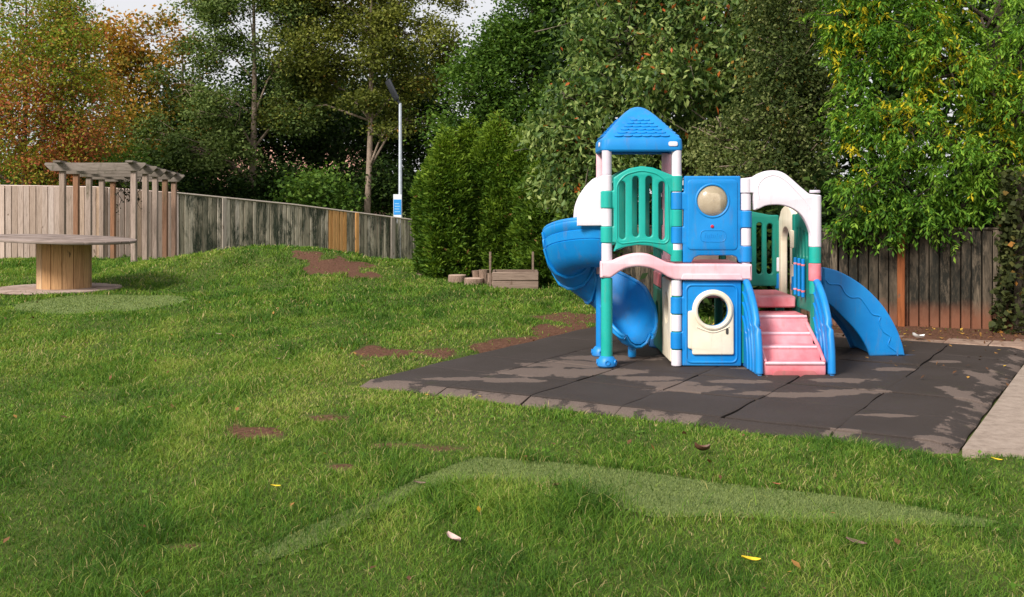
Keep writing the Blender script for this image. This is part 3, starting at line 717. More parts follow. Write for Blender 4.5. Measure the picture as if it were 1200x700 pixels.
    ex, ey, eh = path[-1]; a = math.radians(eh)
    for t in list(np.linspace(0, .6, 5)[1:]) + [.7, .8, .88, .94, .98, 1.0]: path.append((ex + .36 * t * math.cos(a), ey + .36 * t * math.sin(a), eh))
    n = len(path); rows = []; ribs = []; rimL = []; rimR = []
    for i, (x, y, h) in enumerate(path):
        t = i / (n - 1); z = .93 - (.93 - .115) * sstep(.08, .98, t); a = math.radians(h); side_ = Vector((-math.sin(a), math.cos(a), 0))
        k = sstep(0, .12, t); hb = .46 - .02 * sstep(.3, .7, t) - .27 * sstep(.76, 1, t); ho = hb * (1.0 - .1 * sstep(.1, 0, t)); hw = .245 - .01 * sstep(0, .3, t) + .015 * sstep(.8, 1, t)
        # outer wall lies to the left of travel (outside of the clockwise turn) and stands higher
        hi, hoW = ho * .62, ho; e_ = max(0, (i - (n - 7)) / 6); e_ = (0, .2, .38, .54, .66, .75, .82)[min(6, max(0, i - (n - 7)))]; sq = max(.16, math.sqrt(max(0, 1 - e_ * e_))); hoW = ho * (1 - .25 * e_); hi = hi * (1 - e_) + hoW * e_
        outer = [(hw + .012 - .0, hoW), (hw + .022, hoW - .012), (hw + .024, hoW - .03), (hw + .014, hoW * .80), (hw + .006, hoW * .785), (hw + .016, hoW * .77), (hw + .008, hoW * .60), (hw - .001, hoW * .585), (hw + .008, hoW * .57), (hw - .03, .13), (hw - .1, .03), (hw - .2, -.015), (-hw + .2, -.015), (-hw + .1, .03), (-hw + .02, .13), (-hw - .01, hi * .7), (-hw - .022, hi - .02), (-hw - .014, hi)]
        inner = [(-hw + .008, hi), (-hw + .016, hi - .02), (-hw + .03, hi * .7), (-hw + .055, .14), (-hw + .12, .06), (-hw + .2, .02), (hw - .2, .02), (hw - .12, .06), (hw - .06, .14), (hw - .022, hoW * .57), (hw - .012, hoW - .02), (hw - .004, hoW)]
        rows.append([Vector((x, y, z)) + side_ * (u_ * sq) + Vector((0, 0, w_ if sq > .9 else w_ + (1 - sq) * .07 * (1 - w_ / max(.05, hoW)))) for u_, w_ in outer + inner])
        rimL.append(rows[-1][0] + side_ * -.008); rimR.append(rows[-1][17] + side_ * .01)
        if i in (12, 17, 22): ribs.append([Vector((x, y, z)) + side_ * (u_ * 1.03) + Vector((0, 0, w_ - .008)) for u_, w_ in outer[:18]])
    m = MB(); m.grid(rows, True); m.tube(rimL, .020, 8); m.tube(rimR, .020, 8)
    for r_ in ribs: m.tube(r_[2:], .017, 6)
    m.tube(rows[-1][:18], .016, 8)
    m.sharp = 45
    e = Vector(path[-7][:2] + (0,)); m.cyl(e.x, e.y, .015, .12, .04, .006, 16)
    bmesh.ops.recalc_face_normals(m.bm, faces=m.bm.faces[:])
    m.build('spiral_slide', blue, R)
    gpts = rounded(fq([(706.5, 206), (706.5, 265), (676.5, 265)]), 0) + smooth_line(fq([(676.5, 255), (678, 243), (683, 230), (692, 217), (700, 209)]), 4)
    for y in (Y0 + .045, Y1 - .03):
        m = MB(); m.plate([gpts], .045, TY(y), .012); m.sharp = 40; m.build('slide_guard', white, R)

# ------------------------------------------------------------------ paving
def paving():
    m = NT('rubber_tiles')
    n1 = m.noise(4.5, detail=9, rough=.66); n2 = m.noise(120, detail=3, rough=.7); n3 = m.noise(1.3, detail=4)
    wet = m.ramp(n2, [(.3, (.021, .016, .0135)), (.6, (.046, .035, .030)), (.78, (.115, .085, .07))])
    wet = m.mix(m.math('MULTIPLY', m.ramp(n3, [(.4, (0, 0, 0)), (.65, (1, 1, 1))]), .5), wet, (.052, .041, .038, 1))
    dry = m.ramp(n2, [(.25, (.08, .058, .048)), (.75, (.165, .125, .106))])
    k = m.math('ADD', m.attr('dry'), m.math('MULTIPLY', m.math('SUBTRACT', n1, .5), 2.3))
    k2 = m.math('ADD', k, m.math('MULTIPLY', m.math('SUBTRACT', n2, .5), .55))
    c = m.mix(m.ramp(k2, [(.47, (0, 0, 0)), (.56, (1, 1, 1))]), wet, dry)
    mo = m.noise(3.3, detail=6, rough=.7)
    c = m.mix(m.math('MULTIPLY', m.ramp(mo, [(.62, (0, 0, 0)), (.72, (1, 1, 1))]), .35), c, (.05, .06, .018, 1))
    m.principled(c, m.ramp(k2, [(.42, (.72, .72, .72)), (.56, (.95, .95, .95))]), .2, m.bump(n2, .5, .006))
    blobs = [(*gp(640, 436), .5, .28), (*gp(600, 446), .35, .12), (*gp(670, 427), .45, .22), (*gp(705, 436), .4, .2), (*gp(810, 456), .36, .17), (*gp(790, 450), .25, .12), (*gp(760, 444), .3, .12), (*gp(940, 462), .5, .12), (*gp(1000, 459), .3, .1),
             (*gp(985, 447), .3, .14), (*gp(870, 448), .3, .1), (*gp(545, 444), .35, .1), (*gp(455, 448), .3, .1), (*gp(1050, 432), .2, .12), (*gp(1040, 487), .25, .06), (*gp(980, 505), .16, .08), (*gp(1100, 512), .2, .09), (*gp(1130, 465), .1, .5), (*gp(720, 420), .5, .2), (*gp(1110, 424), .15, .1), (*gp(900, 432), .3, .1), (*gp(1150, 440), .1, .35)]
    V, Fc, D = [], [], []
    pu, pv, N = L1 / 6, .81, 18
    vs = [(0, .17)] + [(.17 + i * pv, .17 + (i + 1) * pv) for i in range(6)] + [(.17 + 6 * pv, L2)]
    for (v0, v1) in vs:
        for iu in range(6):
            u0, u1 = iu * pu, (iu + 1) * pu; g = .011
            sh = RNG.normal(0, .006, 2)
            tz = RNG.normal(0, .0035); tu, tv = RNG.normal(0, .004, 2); M = max(3, int(N * (v1 - v0) / pv))
            us = np.concatenate([[u0 + g * .6, u0 + g * .6], np.linspace(u0 + g + .008, u1 - g - .008, N), [u1 - g * .6, u1 - g * .6]])
            ws = np.concatenate([[v0 + g * .6, v0 + g * .6], np.linspace(v0 + g + .008, v1 - g - .008, M), [v1 - g * .6, v1 - g * .6]])
            b = len(V)
            for j, w in enumerate(ws):
                for i, u in enumerate(us):
                    edge = i in (1, len(us) - 2) or j in (1, len(ws) - 2); low = i in (0, len(us) - 1) or j in (0, len(ws) - 1)
                    x, y = mat_pt(u + sh[0] + .006 * math.sin(w * 9 + iu), w + sh[1] + .005 * math.sin(u * 8)); z = tz + tu * (u - u0) + tv * (w - v0) + .004 * float(snoise(x, y, 0, 4, 3)) - (.005 if edge else 0)
                    if v0 == 0: z -= .045 * (1 - (w - v0) / (v1 - v0))
                    if u > L1 - .18: z -= .04 * (u - L1 + .18) / .18
                    if low: z = -.075
                    V.append((x, y, z)); d = max([0] + [1.05 * math.exp(-(((x - a) / rx) ** 2 + ((y - c_) / ry) ** 2) ** 1.5 * .8) for a, c_, rx, ry in blobs])
                    if v0 == 0 and u < 3.1: d = max(d, .62)
                    if u > L1 - .2: d = max(d, .46)
                    D.append(d * .95)
            W = len(us)
            for j in range(len(ws) - 1):
                for i in range(W - 1): Fc.append((b + j * W + i, b + j * W + i + 1, b + (j + 1) * W + i + 1, b + (j + 1) * W + i))
    me = bpy.data.meshes.new('rubber_paving'); me.from_pydata(V, [], Fc); me.update()
    me.attributes.new('dry', 'FLOAT', 'POINT').data.foreach_set('value', np.array(D, np.float32))
    me.polygons.foreach_set('use_smooth', np.ones(len(me.polygons), bool)); me.set_sharp_from_angle(angle=.6)
    tag(link_mesh('rubber_paving', me, m.m), kind='structure')
    # bare bed under the tiles
    cm = NT('concrete'); n = cm.noise(9, detail=9, rough=.72); n2 = cm.noise(170, detail=3)
    c = cm.ramp(n, [(.3, (.20, .155, .122)), (.5, (.31, .245, .20)), (.7, (.38, .31, .255))]); c = cm.mix(1.0, c, cm.ramp(n2, [(.3, (.75, .74, .73)), (.7, (1.1, 1.1, 1.1))]), 'MULTIPLY')
    c = cm.mix(cm.math('MULTIPLY', cm.ramp(cm.noise(2.4, detail=7, rough=.75), [(.55, (0, 0, 0)), (.7, (1, 1, 1))]), .6), c, (.14, .10, .075, 1))
    cm.principled(c, .9, .2, cm.bump(n2, .3, .004))
    me = bpy.data.meshes.new('path'); a = np.array(PATH); k = len(a)
    vv = [(x, y, .0) for x, y in a] + [(x, y, -.12) for x, y in a]
    me.from_pydata(vv, [], [tuple(range(k))] + [(i, i + k, (i + 1) % k + k, (i + 1) % k) for i in range(k)]); me.update()
    tag(link_mesh('concrete_path', me, cm.m), kind='structure')
    slabs = MB()
    for iu in range(5):
        for iv in range(2):
            o = (iv % 2) * .2; p = [mat_pt(2.55 + iu * .46 + o + a, L2 + .12 + iv * .44 + b) for a, b in ((.006, .006), (.452, .006), (.452, .432), (.006, .432))]
            z = -.012 + random.uniform(-.012, .012)
            slabs.plate([rounded([tuple(q) for q in p], .012, 2)], .05, Matrix(((1, 0, 0, 0), (0, 0, 1, 0), (0, -1, 0, z - .02), (0, 0, 0, 1))), .006)
    pm = NT('slab_stone'); n = pm.noise(8, detail=8, rough=.72); c = pm.mix(1.0, pm.ramp(n, [(.3, (.15, .09, .065)), (.55, (.27, .185, .14)), (.75, (.34, .26, .2))]), pm.ramp(pm.attr('tint'), [(0, (.75, .72, .7)), (1, (1.1, 1.1, 1.1))]), 'MULTIPLY')
    pm.principled(c, .92, .2, pm.bump(pm.noise(60, detail=5), .4, .01))
    tag(slabs.build('paving_slabs', pm.m), kind='structure')
    # artificial turf strips: a thin mat with a short pile
    tm = NT('artificial_turf'); n = tm.noise(190, detail=3, rough=.8); n2 = tm.noise(3, detail=6, rough=.7)
    c = tm.ramp(n, [(.3, (.06, .10, .026)), (.5, (.14, .19, .055)), (.7, (.25, .29, .10))]); c = tm.mix(1.0, c, tm.ramp(n2, [(.3, (.8, .82, .8)), (.7, (1.12, 1.08, 1.05))]), 'MULTIPLY')
    tm.principled(c, .8, .2, tm.bump(n, .8, .01))
    pile = leafmat('turf_pile', [(0, (.05, .09, .022)), (.5, (.15, .20, .055)), (1, (.27, .31, .11))], .25, .7, .1)
    for name, poly, dens, hgt, w in (('turf_strip', TURF, 16000, .011, .003), ('turf_oval', OVAL, 1500, .016, .009)):
        P = np.array(poly); lo, hi = P.min(0) - .05, P.max(0) + .05; st = .02 if name == 'turf_strip' else .1
        xs = np.arange(lo[0], hi[0], st); ys = np.arange(lo[1], hi[1], st); X, Y = np.meshgrid(xs, ys); ok = inpoly(X, Y, poly)
        q = ok[:-1, :-1] | ok[1:, :-1] | ok[:-1, 1:] | ok[1:, 1:]
        Z = ground_z(X, Y) + .007; nx = len(xs); vs_ = np.stack([X.ravel(), Y.ravel(), Z.ravel()], 1)
        jj, ii = np.where(q); me = bpy.data.meshes.new(name); me.from_pydata(vs_.tolist(), [], [(j * nx + i, j * nx + i + 1, (j + 1) * nx + i + 1, (j + 1) * nx + i) for j, i in zip(jj, ii)])
        bm = bmesh.new(); bm.from_mesh(me); bmesh.ops.delete(bm, geom=[v for v in bm.verts if not v.link_faces], context='VERTS'); bm.to_mesh(me); bm.free(); me.update()
        o = tag(link_mesh(name, me, tm.m), kind='structure')
        area = (hi - lo).prod(); x = RNG.uniform(lo[0], hi[0], int(area * dens)); y = RNG.uniform(lo[1], hi[1], len(x)); k = inpoly(x, y, poly); x, y = x[k], y[k]; nn = len(x)
        az = RNG.uniform(0, 6.28, nn); ww = w * RNG.uniform(.6, 1.2, nn); hh = hgt * RNG.uniform(.5, 1.2, nn); z = ground_z(x, y) + .006
        O = np.stack([x, y, z], 1); Pv = np.stack([-np.sin(az) * ww / 2, np.cos(az) * ww / 2, 0 * ww], 1)
        T = O + np.stack([np.cos(az) * hh * .9, np.sin(az) * hh * .9, hh], 1)
        mp = raw_mesh(name + '_pile', np.stack([O - Pv, O + Pv, T + Pv * .5, T - Pv * .5], 1).reshape(-1, 3), 4, [(0, 1, 2, 3)], RNG.random(nn))
        po = link_mesh('pile', mp, pile, o); tag(po, kind='stuff')

# ------------------------------------------------------------------ fences
def run_along(line, step):
    """points every step metres along a polyline: (x, y, top, direction)"""
    out = []; carry = 0
    for (x0, y0, t0), (x1, y1, t1) in zip(line, line[1:]):
        L = math.hypot(x1 - x0, y1 - y0); s = carry
        while s < L: 
            k = s / L; out.append((x0 + (x1 - x0) * k, y0 + (y1 - y0) * k, t0 + (t1 - t0) * k, math.atan2(y1 - y0, x1 - x0))); s += step
        carry = s - L
    return out
def boards(line, width, mat_, parent, name='boards', pick=None, off=0, prng=None, capped=False):
    rnd = random.Random(prng or 5); m = MB()
    for i, (x, y, top, a) in enumerate(run_along(line, width)):
        if pick is not None and not pick(i, x, y): 
            rnd.random(); continue
        b = float(ground_z(np.array(x), np.array(y))) - .12; t = top + rnd.uniform(-.012, .012)
        M = Matrix.Translation((x, y, 0)) @ Matrix.Rotation(a, 4, 'Z') @ Matrix.Rotation(rnd.uniform(-.006, .006), 4, 'Y') @ Matrix.Rotation(.13 + rnd.uniform(-.05, .05), 4, 'Z')
        o = off + rnd.uniform(-.004, .004)
        m.box((.007 + rnd.uniform(0, .005), -.010 + o, b), (width - .005 - rnd.uniform(0, .004), .010 + o, t), .003, M, rnd.random())
        m.box((-.035, .045 + off, b), (.035, .06 + off, t - .02), .002, Matrix.Translation((x, y, 0)) @ Matrix.Rotation(a, 4, 'Z'), .0)
    return m.build(name, mat_, parent)
def fences():
    pale = wood('weathered_boards', [(0, (.44, .33, .26)), (.25, (.58, .46, .39)), (.5, (.50, .38, .31)), (.72, (.62, .51, .45)), (.88, (.52, .36, .24)), (1, (.58, .34, .17))], 1, (.075, .07, .045, 1), (.62, .80))
    moss = wood('mossy_boards', [(0, (.27, .25, .18)), (.5, (.52, .46, .34)), (.85, (.62, .56, .43)), (1, (.68, .61, .5))], 1, (.034, .048, .03, 1), (.45, .57))
    dark = wood('dark_stained_boards', [(0, (.075, .06, .04)), (.5, (.13, .10, .07)), (1, (.21, .165, .115))], 1, (.016, .015, .011, 1), (.38, .53), ((.21, .082, .045, 1), .26, .52))
    new = wood('new_orange_boards', [(0, (.68, .34, .11)), (1, (.76, .43, .17))], 1)
    grey = wood('grey_post', [(0, (.33, .29, .24)), (1, (.42, .37, .31))], 1)
    a = thing('timber_fence', 'tall weathered pale timber board fence running behind the pergola', 'fence', (-14.76, 31, 0), 'timber board fences')
    boards(FENCE_W, .165, pale, a)
    for x, y, t, r in run_along(FENCE_W, 2.4):
        m = MB(); m.box((-.05, .03, float(ground_z(np.array(x), np.array(y))) - .2), (.05, .13, t - .02), .006, Matrix.Translation((x, y, 0)) @ Matrix.Rotation(r, 4, 'Z')); m.build('post', pale, a)
    m = MB()
    for (x0, y0, t0), (x1, y1, t1) in zip(FENCE_W, FENCE_W[1:]):
        m.tube([(x0, y0 + .05, t0 + .004), (x1, y1 + .05, t1 + .004)], .022, 4)
    m.build('capping_rail', pale, a)
    b = thing('timber_fence', 'mossy green grey timber fence with new orange boards, sloping down behind the grass mound', 'fence', (-7.3, 36, -.7), 'timber board fences')
    dx = lambda px: (lambda d: None)
    def isnew(x, y): px = CX + x * F / y; return 383 < px < 403
    boards(FENCE_M, .16, moss, b, 'boards', lambda i, x, y: not isnew(x, y))
    boards(FENCE_M, .16, new, b, 'new_boards', lambda i, x, y: isnew(x, y), -.01)['label'] = 'new bright orange replacement boards'
    m = MB()
    for (x0, y0, t0), (x1, y1, t1) in zip(FENCE_M, FENCE_M[1:]): m.tube([(x0, y0 - .01, t0 + .01), (x1, y1 - .01, t1 + .01)], .035, 4)
    m.build('capping_rail', grey, b)
    for px, mt, w, lab in ((417.5, new, .075, 'new orange post'), (459.5, grey, .09, 'pale grey post'), (262, grey, .07, None)):
        best = min(run_along(FENCE_M, .02), key=lambda q: abs(CX + q[0] * F / q[1] - px)); x, y, t, r = best
        m = MB(); m.box((-w, -.07, float(ground_z(np.array(x), np.array(y))) - .2), (w, -.02, t + .01), .006, Matrix.Translation((x, y, 0)) @ Matrix.Rotation(r, 4, 'Z')); o = m.build('post', mt, b)
        if lab: o['label'] = lab
    c = thing('timber_fence', 'low dark stained timber fence behind the rubber tiles, red soil splashed along its foot', 'fence', (4.0, 13.5, 0), 'timber board fences')
    boards(FENCE_B[::-1], .118, dark, c)
    m = MB()
    for (x0, y0, t0), (x1, y1, t1) in zip(FENCE_B, FENCE_B[1:]): m.tube([(x0, y0, t0 + .008), (x1, y1, t1 + .008)], .022, 4)
    m.build('capping_rail', dark, c)
    x, y, t, r = min(run_along(FENCE_B[::-1], .02), key=lambda q: abs(CX + q[0] * F / q[1] - 1055.5))
    rust = wood('rust_stained_post', [(0, (.24, .075, .025)), (1, (.27, .09, .03))], 1)
    m = MB(); m.box((-.045, -.09, -.1), (.045, -.02, t + .02), .006, Matrix.Translation((x, y, 0)) @ Matrix.Rotation(r, 4, 'Z')); m.build('post', rust, c)['label'] = 'orange brown stained post'

# ------------------------------------------------------------------ timber furniture
def table():
    x, y = TAB; z0 = float(ground_z(np.array(x), np.array(y)))
    drum_w = wood('drum_staves', [(0, (.46, .25, .11)), (.3, (.64, .40, .20)), (.6, (.54, .32, .16)), (1, (.68, .47, .28))], 1.0, (.10, .06, .035, 1), (.62, .78))
    top_w = wood('grey_top_boards', [(0, (.19, .145, .12)), (1, (.29, .23, .20))], 1, horizontal=True)
    base_w = wood('base_boards', [(0, (.33, .24, .2)), (1, (.42, .32, .27))], 1, (.14, .1, .07, 1), (.55, .7), horizontal=True)
    t = thing('cable_drum_table', 'round table made from a wooden cable drum standing on the grass', 'table', (x, y, z0))
    m = MB(); n = 15
    for k in range(n):
        a0, a1 = 2 * PI * k / n + .012, 2 * PI * (k + 1) / n - .012; rows = []
        for r in (.40, .435 + random.uniform(-.004, .004)): rows.append([(x + r * math.cos(a), y + r * math.sin(a)) for a in np.linspace(a0, a1, 5)])
        p = rows[1] + rows[0][::-1]
        m.plate([[(u, v) for u, v in p]], .79, Matrix(((1, 0, 0, 0), (0, 0, 1, 0), (0, -1, 0, z0 + .43), (0, 0, 0, 1))), .004, tint=random.random())
    m.cyl(x, y, z0 + .03, z0 + .8, .395, .002, 32, .2); m.build('drum', drum_w, t)
    def disc(r, cx, cy, th, tint_n, sag):
        q = MB(); w = 2 * r / tint_n
        for i in range(tint_n):
            a, b = -r + i * w + .004, -r + (i + 1) * w - .004; pts = []
            for u in np.linspace(a, b, 6): pts.append((cx + math.sqrt(max(0.0004, r * r - u * u)), cy + u))
            for u in np.linspace(b, a, 6): pts.append((cx - math.sqrt(max(0.0004, r * r - u * u)), cy + u))
            q.plate([pts], th, Matrix(((1, 0, 0, 0), (0, 0, 1, 0), (0, -1, 0, 0), (0, 0, 0, 1))), .012, random.random())
        return q
    q = disc(1.22, 0, 0, .048, 9, 0); M = Matrix.Translation((x - .05, y, z0 + .87)) @ Matrix.Rotation(math.radians(2.4), 4, 'Y'); q.bm.transform(M); q.build('tabletop', top_w, t)
    q = disc(1.04, x - .12, y, .035, 8, 0); q.bm.transform(Matrix.Translation((0, 0, z0 + .03))); q.build('base_disc', base_w, t)

def pergola():
    w = wood('pergola_timber', [(0, (.27, .20, .155)), (.5, (.36, .28, .235)), (.8, (.25, .15, .10)), (1, (.27, .135, .075))], 1.0, (.09, .085, .05, 1), (.58, .75))
    wb = wood('pergola_beams', [(0, (.17, .14, .115)), (1, (.26, .22, .19))], 1.0, (.06, .06, .035, 1), (.55, .7), horizontal=True)
    t = thing('pergola', 'weathered open timber pergola on slim posts in front of the pale fence', 'pergola', (-10.2, 28.5, -.1))
    left = [(73.5, 26.2), (89.5, 27.4), (104.5, 28.6), (119.5, 29.8), (132.5, 30.8)]; right = [(157, 26.2), (170.5, 27.4), (182, 28.6), (193.5, 29.8), (204, 30.8)]
    tints = [.1, .95, .45, .25, 1., .5, .3, .4, .9, .75]; k = 0; heights = [2.27, 2.22, 2.17, 2.12, 2.07]
    for row in (left, right):
        for (px, d), h in zip(row, heights):
            x = (px - CX) * d / F; z = float(ground_z(np.array(x), np.array(d)))
            m = MB(); m.box((x - .065, d - .065, z - .2), (x + .065, d + .065, h), .01, None, tints[k]); m.build('post', w, t); k += 1
    for (pl, d), (pr, _), h in zip(left, right, heights):
        x0, x1 = (pl - CX) * d / F - .40, (pr - CX) * d / F + .34
        m = MB(); m.plate([[(x0, h + .1), (x0 + .03, h + .14), (x1 - .03, h + .14), (x1, h + .1), (x1 - .17, h - .06), (x0 + .17, h - .06)]], .07, TY(d - .1), .008, random.random() * .6 + .2); m.build('cross_beam', wb, t)
    for row in (left, right):
        a = Vector(((row[0][0] - CX) * row[0][1] / F, row[0][1] - .35, heights[0] + .165)); b = Vector(((row[-1][0] - CX) * row[-1][1] / F, row[-1][1] + .4, heights[-1] + .15))
        m = MB(); d = b - a; L = d.length; m.box((0, -.09, -.025), (L, .09, .025), .008, Matrix.Translation(a) @ d.to_track_quat('X', 'Z').to_matrix().to_4x4()); m.build('top_rail', wb, t)
    # dead creeper hanging under the beams
    rng = np.random.default_rng(5); m = MB(); P = []
    for px, d, L in ((140, 30, .95), (147, 30.2, .5), (152, 29.5, .75), (160, 29, .35), (164, 29.4, .9), (144, 30.4, .4), (156, 29.8, .55)):
        x = (px - CX) * d / F; pts = [(x + rng.normal(0, .05), d + rng.normal(0, .05), 2.14 - L * k / 6) for k in range(7)]; m.tube(pts, [.014, .013, .012, .01, .009, .008, .005], 5)
        for k in range(1, 7): P += [np.array(pts[k]) + rng.normal(0, .05, 3) for _ in range(5)]
    m.tube([((138 - CX) * 30 / F, 30, 2.13), ((165 - CX) * 29 / F, 29, 2.13)], .03, 6)
    v = thing('hanging_creeper', 'dark dead creeper strands dangling from under the pergola beams', 'creeper', ((150 - CX) * 29.8 / F, 29.8, 2.1))
    m.build('stems', bark('creeper_stem', (.02, .015, .012, 1), (.05, .04, .03, 1)), v)
    V, _ = leaf_verts(np.array(P), .09, .6, .6, .2); link_mesh('leaves', raw_mesh('leaves', V, 4, [(0, 1, 2), (0, 2, 3)], RNG.random(len(P))), leafmat('creeper_leaf', [(0, (.012, .012, .008)), (1, (.04, .035, .02))], .1), v)

def lamp_and_sign():
    d = 40.7; x = (469 - CX) * d / F; z0 = -1.6; zt = EYE + (HZ - 121) * d / F
    steel = simple('galvanised_steel', (.46, .50, .56), .45, .5, .15, 6, .3); dk = simple('dark_lamp_housing', (.035, .037, .045), .5)
    t = thing('street_lamp', 'tall slim grey street lamp behind the fence beside the conifers', 'street lamp', (x, d, z0))
    m = MB(); m.lathe([(.10, z0), (.10, z0 + 1.6), (.075, z0 + 1.7), (.055, zt - .1), (.05, zt)], 16, Matrix.Translation((x, d, 0))); m.build('pole', steel, t)
    m = MB(); m.tube([(x, d, zt - .05), (x - .1, d - .02, zt + .12), (x - .25, d - .06, zt + .28)], .045, 8); m.build('bracket', dk, t)
    m = MB(); M = Matrix.Translation((x - .12, d - .03, zt + .13)) @ Matrix.Rotation(math.radians(-116), 4, 'Y') @ Matrix.Rotation(math.radians(30), 4, 'X')
    m.box((-.02, -.19, -.04), (.82, .19, .05), .03, M, seg=2); m.build('lamp_head', dk, t)
    lens = MB(); lens.box((.2, -.1, -.06), (.72, .1, -.041), .006, M); lens.build('lens', simple('lamp_glass', (.32, .33, .36), .2), t)
    s = thing('notice_sign', 'small blue and white notice sign fixed low on the street lamp pole', 'sign', (x - .08, d - .13, .7))
    zs0, zs1 = EYE + (HZ - 262) * d / F, EYE + (HZ - 228) * d / F; xs = (466.3 - CX) * d / F
    m = MB(); m.box((xs - .155, d - .16, zs0), (xs + .155, d - .13, zs1), .01); m.build('board', simple('sign_white', (.7, .74, .78), .5, .4, .06), s)
    m = MB(); m.box((xs - .145, d - .168, zs0 + .33), (xs + .145, d - .161, zs1 - .19), .003)
    m.build('blue_panel', simple('sign_blue', (.02, .26, .66), .5, .4, .08), s)
    m = MB()
    for i in range(4): m.box((xs - .1, d - .173, zs0 + .43 + i * .1), (xs + .1 - .03 * (i % 2), d - .169, zs0 + .465 + i * .1), .001)
    m.build('text_lines', simple('sign_text', (.25, .5, .75), .5, .4, .05), s)

def garden_bits():
    lw = bark('cut_log_bark', (.13, .085, .06, 1), (.27, .19, .145, 1)); end = simple('cut_log_face', (.46, .33, .26), .9, .2, .25, 20)
    for px, py, r, h, lab in ((497, 326.5, .145, .16, 'short pale log stump in the grass at the left foot of the conifers'), (536, 333, .17, .13, 'low flat log slice in front of the conifers, left of the longer pale slice'), (556, 335.5, .185, .115, 'low pale log slice touching the rough upright logs')):
        x, y = gp(px, py); z = float(ground_z(np.array(x), np.array(y)))
        t = thing('log_stump', lab, 'log', (x, y, z), 'cut logs by the planter')
        m = MB(); m.lathe([(r * 1.03, z - .05), (r, z + h * .5), (r * .98, z + h - .01), (r * .95, z + h)], 18, Matrix.Translation((x, y, 0))); m.build('log', lw, t)
        e = MB(); e.lathe([(r * .94, z + h + .001), (r * .93, z + h + .005)], 18, Matrix.Translation((x, y, 0))); e.build('cut_face', end, t)
    for i, (px, py, r, h, lab) in enumerate(((559, 335, .085, .24, 'thinnest upright log, behind the pale log slice'), (567, 336, .09, .27, 'middle upright split log beside the planter stake'), (575, 337, .075, .22, 'upright log butted against the planter end'))):
        x, y = gp(px, py); y += .12; z = float(ground_z(np.array(x), np.array(y)))
        t = thing('upright_log', lab, 'log', (x, y, z), 'upright logs by the planter')
        m = MB(); m.lathe([(r, z - .05), (r * .9, z + h * .6), (r * 1.02, z + h)], 12, Matrix.Translation((x, y, 0)) @ Matrix.Rotation(.05 * (i - 1), 4, 'Y')); m.build('log', lw, t)
    pw = wood('planter_boards', [(0, (.17, .12, .09)), (1, (.29, .215, .17))], 1, horizontal=True)
    x0, y = gp(577, 340); x1 = gp(631, 340)[0]; z = float(ground_z(np.array(x0), np.array(y)))
    t = thing('planter_box', 'low weathered timber planter box in front of the conifers', 'planter', ((x0 + x1) / 2, y, z))
    m = MB()
    for k in range(2):
        a, b = z - .02 + k * .155, z + .125 + k * .155
        m.box((x0, y - .025, a), (x1, y + .02, b), .008); m.box((x0, y + .58, a), (x1, y + .62, b), .008); m.box((x0 - .001, y + .022, a), (x0 + .045, y + .578, b), .008); m.box((x1 - .045, y + .022, a), (x1 + .001, y + .578, b), .008)
    m.build('boards', pw, t)
    m = MB(); m.box((x0 + .046, y + .021, z - .05), (x1 - .046, y + .579, z + .22), .01); m.build('soil', simple('planter_soil', (.05, .033, .022), .95, .1, .5, 30), t)
    for px, lab in ((574.5, 'bare thin wooden stake at the left end of the planter'), (624.5, 'bare thin wooden stake at the right end of the planter')):
        x = (px - CX) * (y + .1) / F; o = MB(); o.box((x - .018, y + .08, z), (x + .018, y + .115, z + .62), .004); tag(o.build('garden_stake', pw), lab, 'stake', 'stakes at the planter')

